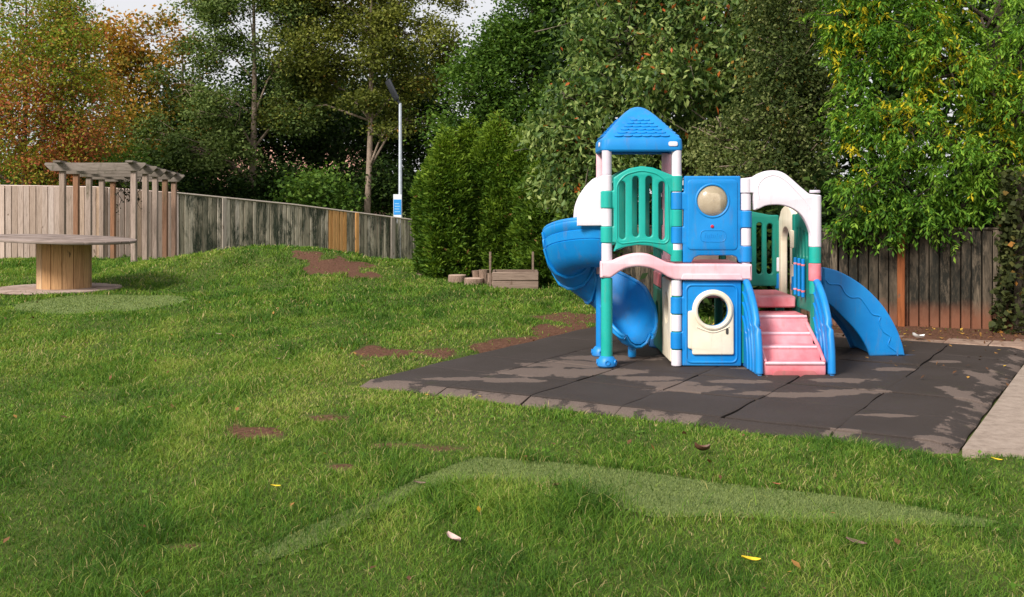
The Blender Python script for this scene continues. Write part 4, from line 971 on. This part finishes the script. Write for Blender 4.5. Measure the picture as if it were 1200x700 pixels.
def house():
    brick = NT('house_brick'); b = brick.n('ShaderNodeTexBrick'); b.inputs['Color1'].default_value = (.34, .15, .1, 1); b.inputs['Color2'].default_value = (.27, .11, .08, 1); b.inputs['Mortar'].default_value = (.4, .35, .3, 1); b.inputs['Scale'].default_value = 4
    brick.l(brick.pos(), b.inputs['Vector']); brick.principled(b.outputs['Color'], .9, .2)
    tile = simple('roof_tiles', (.46, .26, .20), .85, .2, .25, 3)
    h = thing('brick_house', 'brick house with a pinkish tiled roof glimpsed through the trees beyond the fence', 'house', (-15, 66, -3))
    x0, x1, y0, y1, e, r = -25.5, -8, 62, 71, .9, 4.6
    w = MB(); w.box((x0 + .3, y0 + .3, -3), (x1 - .3, y1 - .3, e), .02); w.build('wall', brick.m, h)
    m = MB(); ym = (y0 + y1) / 2; ns = 14
    rows = []
    for side_ in (0, 1):
        for k in range(ns):
            t0, t1 = k / ns, (k + 1) / ns; ya, yb = (y0 + (ym - y0) * t0, y0 + (ym - y0) * t1) if side_ == 0 else (y1 - (y1 - ym) * t0, y1 - (y1 - ym) * t1)
            za, zb = e + (r - e) * t0, e + (r - e) * t1
            m.grid([[(x0, ya, za + .06), (x1, ya, za + .06)], [(x0, yb, zb), (x1, yb, zb)]]); m.grid([[(x0, ya, za - .04), (x1, ya, za - .04)], [(x0, ya, za + .06), (x1, ya, za + .06)]])
    m.tube([(x0, ym, r), (x1, ym, r)], .14, 6); rf = m.build('roof', tile, h, False)
    g = MB(); g.grid([[(x0 + .3, y0 + .3, e), (x0 + .3, ym, r - .1)], [(x0 + .3, y1 - .3, e), (x0 + .3, ym, r - .1)]]); g.build('gable', brick.m, h); g = MB(); g.grid([[(x1 - .3, y0 + .3, e), (x1 - .3, ym, r - .1)], [(x1 - .3, y1 - .3, e), (x1 - .3, ym, r - .1)]]); g.build('gable', brick.m, h)
    c = MB(); c.box((-20, ym - .4, r - .6), (-19, ym + .4, r + .9), .03); c.build('chimney', brick.m, rf)
    for wx in (-22, -17.5, -12):
        f = MB(); f.box((wx - .7, y0 + .24, -1.4), (wx + .7, y0 + .296, -.2), .01); fo = f.build('window', simple('window_white', (.75, .75, .75), .5), h)
        p = MB(); p.box((wx - .6, y0 + .2, -1.3), (wx + .6, y0 + .237, -.3), .004); p.build('pane', simple('window_glass', (.05, .06, .07), .1), fo)

def litter():
    def leaf(px, py, s, col, lab, rz, kind='fallen_leaf', cat='leaf', z=None, curl=.25, group=None):
        x, y = gp(px, py); gz = float(ground_z(np.array(x), np.array(y))) + (.032 if z is None else z)
        m = MB(); rows = []
        for i in range(7):
            t = i / 6; w = s * .27 * math.sin(PI * (t * .93 + .05)) ** .75
            rows.append([Vector((s * (t - .5), w * k, curl * s * (abs(k) * .35 + (t - .5) ** 2))) for k in (-1, -.5, 0, .5, 1)])
        m.grid(rows); m.bm.transform(Matrix.Translation((x, y, gz)) @ Matrix.Rotation(rz, 4, 'Z') @ Matrix.Rotation(.18, 4, 'Y')); m.sharp = 180
        o = m.build(kind, simple(kind + '_colour', col, .55, .35, .2, 40)); tag(o, lab, cat, group)
    Y, B, Pk = (.72, .50, .02), (.11, .05, .03), (.52, .36, .32); G = 'fallen leaves on the lawn'
    leaf(880, 671, .085, Y, 'bright yellow fallen leaf nearest the camera, on the lawn below the turf strip', .1, group=G)
    leaf(323, 579, .055, Y, 'small yellow fallen leaf on the lawn left of the turf strip', .4, group=G)
    leaf(1168, 540, .065, Y, 'yellow fallen leaf on the grass edge by the concrete path', -.2, group=G)
    leaf(531, 641, .085, Pk, 'pale pinkish curled leaf on the lawn below the turf strip', -.7, group=G, curl=.5)
    leaf(651, 583, .06, B, 'dark brown curled leaf on the grass bulge inside the turf bend', 1.2, group=G, curl=.8)
    leaf(822, 537, .10, B, 'dark brown crumpled leaf on grass between the turf strip and rubber tiles', .2, group=G, curl=.8)
    leaf(1003, 650, .09, (.2, .11, .1), 'dull purplish brown leaf on the grass under the turf strip', -.4, group=G)
    leaf(910, 577, .045, (.38, .12, .06), 'small reddish brown leaf at the upper edge of the turf strip', .1, group=G)
    leaf(492, 571, .07, (.2, .13, .1), 'grey brown leaf at the left bend of the turf strip', .3, group=G, z=.02)
    leaf(256, 394, .07, (.6, .45, .36), 'tan leaf on the open lawn below the mound', .3, group=G)
    leaf(325, 424, .06, (.62, .42, .33), 'pale tan leaf in the middle of the lawn, lower of two', .9, group=G)
    leaf(327, 410, .05, (.55, .32, .24), 'orange tan leaf in the middle of the lawn, upper of two', .2, group=G)
    leaf(564, 461, .05, Y, 'tiny yellow leaf at the left edge of the rubber tiles', .2, group=G)
    leaf(1076, 397, .16, (.78, .78, .76), 'scrap of white litter on the soil behind the wave slide', .3, 'litter_scrap', 'litter', .03, .6)
    leaf(901, 441, .06, (.75, .72, .7), 'tiny white scrap on the rubber tiles at the foot of the steps', .4, 'litter_scrap', 'litter', .05, .3)
    leaf(1182, 518, .12, (.72, .72, .78), 'white smear of paper on the concrete path', .15, 'litter_scrap', 'litter', .012, .05)
    # leaf litter on the soil behind the tiles
    n = 900; u = RNG.uniform(.8, 6, n); v = L2 + RNG.uniform(.02, 2.0, n); p = M0 + u[:, None] * E1 + v[:, None] * E2
    bx = np.interp(p[:, 0], [-.3, 1.9, 4, 6, 8.6], [21.2, 16.8, 13.4, 12.75, 12.25]); p = p[p[:, 1] < bx - .05]
    n2 = 70; q = M0 + RNG.uniform(2, L1, n2)[:, None] * E1 + RNG.uniform(2.5, L2, n2)[:, None] * E2
    P = np.concatenate([np.column_stack([p, ground_z(p[:, 0], p[:, 1]) + .012]), np.column_stack([q, np.full(n2, .012)])])
    n3 = 240; y3 = np.sqrt(RNG.uniform(4 ** 2, 16 ** 2, n3)); x3 = RNG.uniform(-.5, .4, n3) * y3; uu, vv = mat_uv(x3, y3); ok = (uu < -.1) | (vv < -.1); x3, y3 = x3[ok], y3[ok]; P = np.concatenate([P, np.column_stack([x3, y3, ground_z(x3, y3) + .035])])
    V, _ = leaf_verts(P, .05, .55, 0, .9); tt = RNG.random(len(P))
    tag(link_mesh('leaf_litter', raw_mesh('leaf_litter', V, 4, [(0, 1, 2), (0, 2, 3)], tt), leafmat('litter_leaf', [(0, (.06, .03, .018)), (.6, (.16, .075, .035)), (.85, (.35, .18, .05)), (1, (.55, .36, .04))], .1)), 'small brown and yellow leaves scattered over the soil behind the rubber tiles', 'leaf litter', kind='stuff')

# ------------------------------------------------------------------ trees
def BL(px, py, d, rx, rz, ry=None, w=1.0):
    """crown lump measured on the photograph at its own distance, sizes in metres"""
    c = at(px, py, d); k = d / F
    return (c.x, c.y, c.z, rx * k, (ry if ry is not None else (rx + rz) / 2) * k, rz * k, w)
def trees():
    gb = bark('grey_bark', (.07, .055, .04, 1), (.20, .16, .125, 1), (.07, .085, .04, 1))
    pb = bark('pale_bark', (.16, .12, .09, 1), (.34, .26, .20, 1)); db = bark('dark_bark', (.03, .024, .018, 1), (.09, .07, .05, 1))
    red = leafmat('red_autumn_leaf', [(0, (.10, .16, .02)), (.3, (.24, .30, .035)), (.5, (.38, .33, .05)), (.6, (.36, .16, .05)), (.8, (.40, .12, .055)), (1, (.34, .13, .03))])
    org = leafmat('orange_autumn_leaf', [(0, (.07, .08, .015)), (.3, (.20, .18, .03)), (.55, (.38, .21, .04)), (.8, (.47, .21, .045)), (1, (.42, .12, .03))])
    oak = leafmat('oak_leaf', [(0, (.03, .055, .015)), (.4, (.092, .14, .036)), (.8, (.21, .265, .08)), (.87, (.16, .12, .02)), (1, (.28, .12, .02))], .25)
    olive = leafmat('olive_leaf', [(0, (.042, .056, .012)), (.4, (.125, .145, .028)), (.8, (.27, .275, .06)), (.87, (.2, .15, .03)), (1, (.30, .15, .03))], .3)
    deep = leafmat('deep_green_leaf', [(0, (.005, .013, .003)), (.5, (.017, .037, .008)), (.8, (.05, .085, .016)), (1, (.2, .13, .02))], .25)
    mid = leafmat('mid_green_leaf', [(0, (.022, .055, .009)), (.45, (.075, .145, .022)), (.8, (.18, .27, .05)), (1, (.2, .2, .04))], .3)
    cher = leafmat('cherry_leaf', [(0, (.026, .06, .016)), (.4, (.11, .18, .04)), (.8, (.32, .38, .12)), (.86, (.5, .15, .03)), (1, (.42, .08, .025))], .3, .5, .2)
    bir = leafmat('birch_leaf', [(0, (.03, .05, .014)), (.45, (.10, .132, .036)), (.8, (.25, .27, .10)), (.87, (.3, .2, .04)), (1, (.35, .16, .03))], .3)
    ash = leafmat('ash_leaf', [(0, (.03, .085, .012)), (.4, (.105, .225, .024)), (.8, (.27, .42, .05)), (.85, (.45, .42, .03)), (1, (.66, .50, .025))], .36, .55, .12)
    con = leafmat('conifer_spray', [(0, (.015, .045, .006)), (.4, (.066, .128, .013)), (.8, (.19, .275, .028)), (.86, (.2, .13, .04)), (1, (.2, .1, .04))], .25)
    ivy = leafmat('ivy_leaf', [(0, (.02, .026, .010)), (.5, (.045, .055, .018)), (.8, (.09, .10, .03)), (1, (.3, .13, .03))], .2)
    # far left: red and yellow-green tree
    tree('autumn_tree', 'thin branched tree turning rusty red and yellow green at the far left beyond the fence', 'tree', (-17.2, 38), 9.0, .14,
         [BL(28, 40, 38, 60, 80), BL(80, 70, 37.5, 46, 60), BL(-45, 90, 38, 60, 90), BL(15, 140, 37.5, 62, 62), BL(90, 140, 38, 44, 50), BL(55, 195, 37.5, 55, 34), BL(75, 20, 38.5, 30, 36), BL(-60, 190, 38, 50, 50)],
         (db, red), 3300, 22, .13, .5, .34, .35, .3, .7, 2.1, 21, bare=130, twigs=26, tint=(.46, .22, .12), hue=lambda C: .0 + .2 * snoise(C[:, 0], C[:, 1], C[:, 2], .9, 8) - .045 * (C[:, 2] - 5.2))
    tree('autumn_tree', 'orange and gold leaved tree behind the rusty one, below the pale sky gap', 'tree', (-20.5, 47), 9.4, .16,
         [BL(150, 50, 47, 52, 34), BL(190, 80, 47, 44, 50), BL(125, 75, 47.4, 44, 40), BL(165, 140, 46.6, 55, 60), BL(120, 190, 47, 50, 44), BL(205, 40, 47, 30, 24), BL(60, 210, 48, 60, 30)],
         (db, org), 2500, 16, .2, .6, .40, .3, .3, .85, 1.9, 22, twigs=16, tint=(.42, .2, .15), hue=lambda C: .04 * (C[:, 2] - 5.5))
    # grey-green oak with its own visible trunk
    tree('oak_tree', 'grey green oak with a slim leaning trunk rising behind the pergola and fence', 'tree', (-11.0, 45.4), 10.8, .20,
         [BL(215, 105, 45.0, 46, 30), BL(190, 165, 44.5, 34, 34), BL(250, 55, 45.5, 44, 34), BL(240, 180, 44.5, 58, 34), BL(330, 70, 45.5, 40, 36), BL(290, 8, 45.5, 60, 26), BL(345, 20, 45.5, 34, 30), BL(345, 130, 45.5, 36, 28), BL(235, 8, 46.0, 34, 20), BL(265, 130, 44.5, 40, 26), BL(208, 205, 45.0, 44, 22)],
         (pb, oak), 2600, 30, .15, .6, .34, .2, .35, .8, 2.0, 23, lean=(.15, 0), twigs=14, accent=.012, hollow=.25, tint=(.42, .14, .16))
    tree('oak_tree', 'tallest olive green tree with a long straight bare trunk beyond the orange fence boards', 'tree', (-6.1, 45), 14.6, .15,
         [BL(420, 20, 46.5, 70, 40), BL(360, 60, 45.0, 50, 34), BL(480, 40, 45.0, 50, 42), BL(383, 95, 46, 40, 30), BL(485, 100, 46, 40, 30), BL(425, -60, 45.0, 90, 50), BL(505, -8, 45.5, 34, 40), BL(350, -20, 45.5, 50, 40), BL(330, 130, 45.5, 36, 18), BL(478, 138, 46, 30, 16), BL(434, 70, 44.4, 26, 16), BL(424, 118, 44.4, 30, 11), BL(440, 35, 44.4, 34, 20), BL(455, 150, 44.4, 22, 9), BL(520, 60, 46.0, 22, 34)],
         (pb, olive), 3700, 30, .15, .6, .34, .2, .35, .75, 2.0, 24, lean=(.35, 0), twigs=14, accent=.012, hollow=.25, tint=(.42, .14, .16), hue=lambda C: .03 * (C[:, 2] - 7))
    # dark trees behind those
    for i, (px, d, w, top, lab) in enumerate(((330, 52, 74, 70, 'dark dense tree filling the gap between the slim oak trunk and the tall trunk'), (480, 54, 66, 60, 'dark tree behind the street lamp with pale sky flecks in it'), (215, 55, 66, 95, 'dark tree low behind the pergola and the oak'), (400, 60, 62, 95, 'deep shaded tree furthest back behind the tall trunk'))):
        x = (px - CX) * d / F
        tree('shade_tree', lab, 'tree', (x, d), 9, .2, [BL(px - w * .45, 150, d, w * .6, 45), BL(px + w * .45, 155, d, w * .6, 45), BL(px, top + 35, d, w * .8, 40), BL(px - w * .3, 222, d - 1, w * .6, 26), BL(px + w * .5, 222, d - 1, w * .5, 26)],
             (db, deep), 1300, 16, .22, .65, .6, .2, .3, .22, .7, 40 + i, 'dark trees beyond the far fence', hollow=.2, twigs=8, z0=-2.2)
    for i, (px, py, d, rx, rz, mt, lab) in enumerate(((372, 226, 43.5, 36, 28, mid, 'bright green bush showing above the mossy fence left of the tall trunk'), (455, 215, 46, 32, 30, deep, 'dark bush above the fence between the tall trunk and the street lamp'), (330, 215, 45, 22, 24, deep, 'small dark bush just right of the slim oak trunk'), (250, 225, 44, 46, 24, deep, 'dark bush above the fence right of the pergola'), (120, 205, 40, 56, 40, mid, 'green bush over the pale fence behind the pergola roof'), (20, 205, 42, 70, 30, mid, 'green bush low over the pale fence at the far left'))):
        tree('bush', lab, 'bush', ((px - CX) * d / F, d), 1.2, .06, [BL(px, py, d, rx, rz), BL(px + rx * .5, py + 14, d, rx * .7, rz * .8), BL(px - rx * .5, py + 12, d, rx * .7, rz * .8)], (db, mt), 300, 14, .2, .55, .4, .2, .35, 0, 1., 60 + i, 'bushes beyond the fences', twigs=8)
    tree('broadleaf_tree', 'yellow green tree filling in behind the rusty far left tree', 'tree', (-24.5, 54), 9, .2, [BL(40, 60, 54, 60, 40), BL(-30, 100, 54, 60, 50), BL(100, 130, 54, 60, 40), BL(30, 165, 53, 80, 40), BL(130, 195, 53, 60, 34)],
         (db, mid), 800, 14, .24, .6, .5, .2, .3, .5, 1.2, 29, hollow=.2, twigs=8, tint=(.5, .14, .14))
    # dense green tree right of the sky gap
    tree('broadleaf_tree', 'dense dark green tree right of the pale sky gap, above the conifers', 'tree', (.6, 29), 9, .2,
         [BL(610, 60, 29, 60, 46), BL(570, 110, 28.5, 50, 44), BL(640, 10, 29, 52, 44), BL(560, 75, 29, 30, 26), BL(545, 150, 28.5, 38, 32), BL(625, 130, 28.5, 60, 50), BL(680, 50, 29, 50, 70), BL(595, 45, 29, 22, 26), BL(610, 190, 29, 70, 40), BL(700, -20, 29, 70, 40)],
         (db, mid), 4600, 20, .115, .6, .24, .2, .35, .6, 2.4, 25, hollow=.35, twigs=12, tint=(.30, .12, .15))
    # conifers: overlapping columns of upright sprays
    for i, (px, d, w, top, lab) in enumerate(((524, 20.7, 35, 166, 'yellow green conifer at the left end of the clump, beside the fence'), (550, 21.1, 37, 153, 'second conifer from the left end of the clump'), (583, 20.9, 40, 148, 'tallest conifer of the clump, behind the planter'), (617, 20.7, 38, 158, 'conifer just right of the tallest one, above the right planter stake'), (655, 19.6, 42, 172, 'dark conifer right of the planter, partly under the cherry'), (699, 18.3, 44, 215, 'shaded conifer directly behind the spiral slide'))):
        x = (px - CX) * d / F; z0 = float(ground_z(np.array(x), np.array(d))); h = EYE + (HZ - top) * d / F - z0; rw = w * d / F; rng = np.random.default_rng(80 + i)
        t = thing('conifer', lab, 'conifer', (x, d, z0), 'clump of conifers')
        m = MB(); m.tube([(x, d, z0 - .1), (x, d, z0 + h * .5), (x, d, z0 + h * .95)], [.09, .06, .015], 8); 
        n = 7500; zt = rng.uniform(0, 1, n) ** .9; az = rng.uniform(0, 2 * PI, n)
        prof = np.clip(np.minimum((zt + .15) * 5, 1.0) * np.clip((1 - zt) * 3.2, 0, 1) ** .75, .03, 1)
        lump = 1 + .2 * snoise(np.cos(az) * 1.2, np.sin(az) * 1.2, zt * 3, 2.6, i) + .12 * snoise(np.cos(az) * 1.2, np.sin(az) * 1.2, zt * 3, 9, i + 3)
        r = rw * prof * lump * rng.uniform(.72, 1.05, n); P = np.stack([x + r * np.cos(az), d + r * np.sin(az), z0 + .02 + zt * h], 1); shoot = rng.random(n) < .05; P[:, 2] += shoot * rng.uniform(0, .28, n) * (zt > .55)
        for j in rng.choice(n, 46, replace=False): m.tube([(x, d, P[j, 2] - .25 * r[j]), tuple((np.array((x, d, P[j, 2])) + P[j]) / 2), tuple(P[j])], [.014, .009, .003], 4)
        m.build('trunk', db, t)
        per = 7; out = np.stack([np.cos(az), np.sin(az), np.full(n, .55)], 1); sd = np.stack([-np.sin(az), np.cos(az), 0 * az], 1)
        C, D = [], []
        for k in range(per):
            f = (k - 3) / 3; C.append(P + (rng.normal(0, .025, (n, 3)) + sd * f * .04)); D.append(out * .8 + sd * f * .9 + rng.normal(0, .2, (n, 3)) + np.array((0, 0, .1)))
        C = np.stack(C, 1).reshape(-1, 3); D = np.stack(D, 1).reshape(-1, 3)
        V, _ = leaf_verts(C, .10, .34, -.1, .25, D, rng)
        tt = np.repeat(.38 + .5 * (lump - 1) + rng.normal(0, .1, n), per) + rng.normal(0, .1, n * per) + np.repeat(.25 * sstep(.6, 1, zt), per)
        tt = np.where(rng.random(n * per) < .006 + .03 * np.repeat(zt > .93, per), .95, np.clip(tt, 0, .8))
        link_mesh('foliage', raw_mesh('foliage', V, 4, [(0, 1, 2), (0, 2, 3)], tt), con, t)
    # cherry behind the tower
    tree('cherry_tree', 'cherry tree with long drooping leaves and odd orange ones behind the castle tower', 'tree', (3.0, 18.2), 8, .12,
         [BL(720, 40, 17.2, 62, 44), BL(775, 90, 16.8, 55, 46), BL(690, 110, 17, 48, 40), BL(660, 165, 17, 40, 34), BL(720, 170, 16.8, 52, 40), BL(690, 225, 16.9, 34, 34), BL(800, 20, 17.4, 66, 40), BL(850, 70, 17.2, 44, 44), BL(770, 170, 17.4, 50, 40), BL(730, -30, 17.4, 80, 40), BL(655, 215, 17.1, 28, 24), BL(885, 10, 17.6, 50, 40), BL(840, 140, 17.4, 40, 40), BL(640, 150, 17.2, 22, 18)],
         (gb, cher), 3900, 10, .118, .42, .16, .95, .25, .45, 2.6, 26, hollow=.3, accent=.022, twigs=26, bare=60, tint=(.42, .17, .17))
    tree('birch_tree', 'fine leaved weeping birch between the cherry and the yellowing ash, behind the white arch', 'tree', (4.55, 16.6), 7.5, .11,
         [BL(900, 130, 15.9, 54, 44), BL(880, 190, 15.7, 58, 40), BL(940, 190, 15.9, 40, 50), BL(850, 230, 15.7, 48, 34), BL(920, 250, 15.8, 46, 34), BL(920, 70, 16.2, 56, 44), BL(960, 110, 16.3, 30, 50), BL(930, 0, 16.4, 60, 50), BL(960, 250, 16, 26, 28), BL(830, 170, 16.2, 24, 34)],
         (pb, bir), 3400, 15, .06, .6, .22, .7, .3, .1, 1.8, 27, hollow=.25, accent=.012, strand=.34, twigs=26, tint=(.38, .16, .17))
    acc = [tuple(at(*q)) + (.19,) for q in ((975, 55, 13.4), (1100, 70, 13.2), (1120, 65, 13.2), (1010, 20, 13.4), (1180, 130, 13.2), (1195, 185, 13.2), (1070, 145, 13.1), (1130, 150, 13.1), (995, 185, 13.2), (1110, 15, 13.3), (1055, 110, 13.2), (1185, 85, 13.3))]
    ar = tree('ash_tree', 'bright green ash with yellowing leaves hanging over the low dark fence', 'tree', (6.1, 13.5), 7.6, .11,
         [BL(1010, 60, 13.6, 42, 44), BL(1060, 30, 13.4, 55, 40), BL(1110, 80, 13.2, 60, 40), BL(1000, 135, 13.5, 40, 42), BL(1060, 150, 13.1, 58, 44), BL(1120, 190, 13.0, 52, 44), BL(1020, 210, 13.3, 48, 36), BL(1165, 110, 13.3, 40, 56), BL(1080, 245, 13.1, 60, 26), BL(1000, 262, 13.4, 30, 22), BL(1150, 235, 13.1, 34, 26), BL(1050, -20, 13.5, 90, 34), BL(1150, 20, 13.7, 56, 34), BL(1050, 268, 13.2, 36, 16), BL(1108, 276, 13.2, 20, 12), BL(1215, 170, 13.6, 40, 60), BL(985, 20, 13.8, 32, 40), BL(1195, 60, 13.0, 26, 40), BL(1190, 215, 13.0, 26, 26), BL(1200, 130, 12.9, 24, 36)],
         (db, ash), 5200, 9, .080, .34, .19, .5, .3, .04, 1.9, 28, hollow=.3, accent=.012, accent_at=acc, twigs=14, bare=0, pinnate=True, tint=(.40, .17, .16), lean=(.25, .5))
    rng = np.random.default_rng(91); n = 2600; zt = rng.uniform(-.1, 1.9, n) ; az = rng.uniform(0, 6.283, n); r = .17 + .10 * snoise(np.cos(az), np.sin(az), zt, 3, 1) + rng.uniform(0, .12, n)
    C = np.stack([5.99 + r * np.cos(az), 12.62 + r * np.sin(az), zt], 1); V, _ = leaf_verts(C, .075, .85, .5, .2, None, rng)
    iv = thing('ivy_clad_post', 'dark ivy smothering the post at the right end of the low fence', 'ivy', (5.99, 12.62, 0))
    m = MB(); m.tube([(5.99, 12.62, -.1), (6.0, 12.63, .9), (5.99, 12.62, 1.75)], [.10, .09, .07], 9, jitter=.08); m.build('stem', db, iv)
    link_mesh('foliage', raw_mesh('foliage', V, 4, [(0, 1, 2), (0, 2, 3)], np.clip(rng.normal(.45, .2, n), 0, 1)), ivy, iv)
    # dark backing trees and undergrowth behind the right-hand fence
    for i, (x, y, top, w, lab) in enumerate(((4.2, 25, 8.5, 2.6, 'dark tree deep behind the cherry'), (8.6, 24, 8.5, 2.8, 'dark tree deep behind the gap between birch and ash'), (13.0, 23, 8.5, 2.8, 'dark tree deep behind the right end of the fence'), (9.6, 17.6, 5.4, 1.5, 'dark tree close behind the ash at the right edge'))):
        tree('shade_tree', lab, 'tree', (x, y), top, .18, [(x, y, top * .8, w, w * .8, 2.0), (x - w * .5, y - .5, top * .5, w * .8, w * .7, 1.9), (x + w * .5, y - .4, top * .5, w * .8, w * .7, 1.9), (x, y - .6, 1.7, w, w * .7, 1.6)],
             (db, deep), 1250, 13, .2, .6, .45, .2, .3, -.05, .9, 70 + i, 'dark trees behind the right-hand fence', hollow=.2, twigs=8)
    for i, (x, y, w, h, lab) in enumerate(((4.6, 15.1, .95, 1.0, 'dark undergrowth bush behind the fence under the birch'), (6.4, 14.6, .9, 1.05, 'dark undergrowth bush behind the fence under the ash'), (3.0, 17.5, 1.1, 1.0, 'dark undergrowth bush behind the fence under the cherry'), (1.4, 20.8, 1.0, 1.1, 'dark undergrowth bush behind the conifers and fence'), (8.2, 14.4, 1.0, 1.1, 'dark undergrowth bush past the ivy covered trunk'), (3.12, 14.2, .75, .85, 'ivy like bush against the low fence, seen through the stair bay'))):
        tree('bush', lab, 'bush', (x, y), 1.0, .05, [(x, y, h, w, w * .6, .75), (x - w * .5, y, h * .7, w * .7, w * .5, .6), (x + w * .5, y, h * .8, w * .7, w * .5, .65)], (db, deep), 420, 13, .13, .6, .24, .2, .35, -.2, 1.4, 90 + i, 'bushes beyond the fences', twigs=8)

# ------------------------------------------------------------------ light, sky, camera
def world():
    w = bpy.data.worlds.new('World'); SC.world = w; w.use_nodes = True; t = w.node_tree; t.nodes.clear()
    sky = t.nodes.new('ShaderNodeTexSky'); sky.sky_type = 'NISHITA'; sky.sun_disc = False
    az, el = SUN
    sky.sun_elevation = math.radians(el); sky.sun_rotation = math.radians(az); sky.air_density = 1.0; sky.dust_density = 3.5; sky.ozone_density = 1.2
    hz = t.nodes.new('ShaderNodeMix'); hz.data_type = 'RGBA'; hz.inputs[0].default_value = .85          # thin bright cloud over the blue
    hz.inputs[7].default_value = (5.2, 5.1, 5.2, 1); t.links.new(sky.outputs[0], hz.inputs[6])
    bg = t.nodes.new('ShaderNodeBackground'); bg.inputs['Strength'].default_value = .11; o = t.nodes.new('ShaderNodeOutputWorld')
    t.links.new(hz.outputs[2], bg.inputs['Color']); t.links.new(bg.outputs[0], o.inputs['Surface'])
    l = bpy.data.lights.new('sun', 'SUN'); l.energy = 3.4; l.angle = math.radians(16); l.color = (1, .955, .885)
    s = bpy.data.objects.new('sun', l); COL.objects.link(s)
    a, e = math.radians(az), math.radians(el)
    d = Vector((math.sin(a) * math.cos(e), math.cos(a) * math.cos(e), math.sin(e)))   # towards the sun
    s.rotation_euler = d.to_track_quat('Z', 'Y').to_euler(); s.location = d * 50
    c = bpy.data.cameras.new('camera'); c.lens = 36 * F / 1200; c.sensor_width = 36; c.shift_y = -.1; c.clip_end = 900; c.clip_start = .05
    k = bpy.data.objects.new('camera', c); COL.objects.link(k); k.location = (0, 0, EYE); k.rotation_euler = (PI / 2, 0, 0); SC.camera = k
    v = SC.view_settings; v.view_transform = 'Standard'; v.look = 'None'; v.gamma = 1; v.use_curve_mapping = False; v.exposure = EXPOSURE
    SC.cycles.max_bounces = 6; SC.cycles.diffuse_bounces = 3; SC.cycles.transparent_max_bounces = 4
SUN = (-140, 38); EXPOSURE = .68

build_ground(); paving(); playset(); fences(); table(); pergola(); lamp_and_sign(); garden_bits(); house(); litter(); trees(); build_grass(); world()
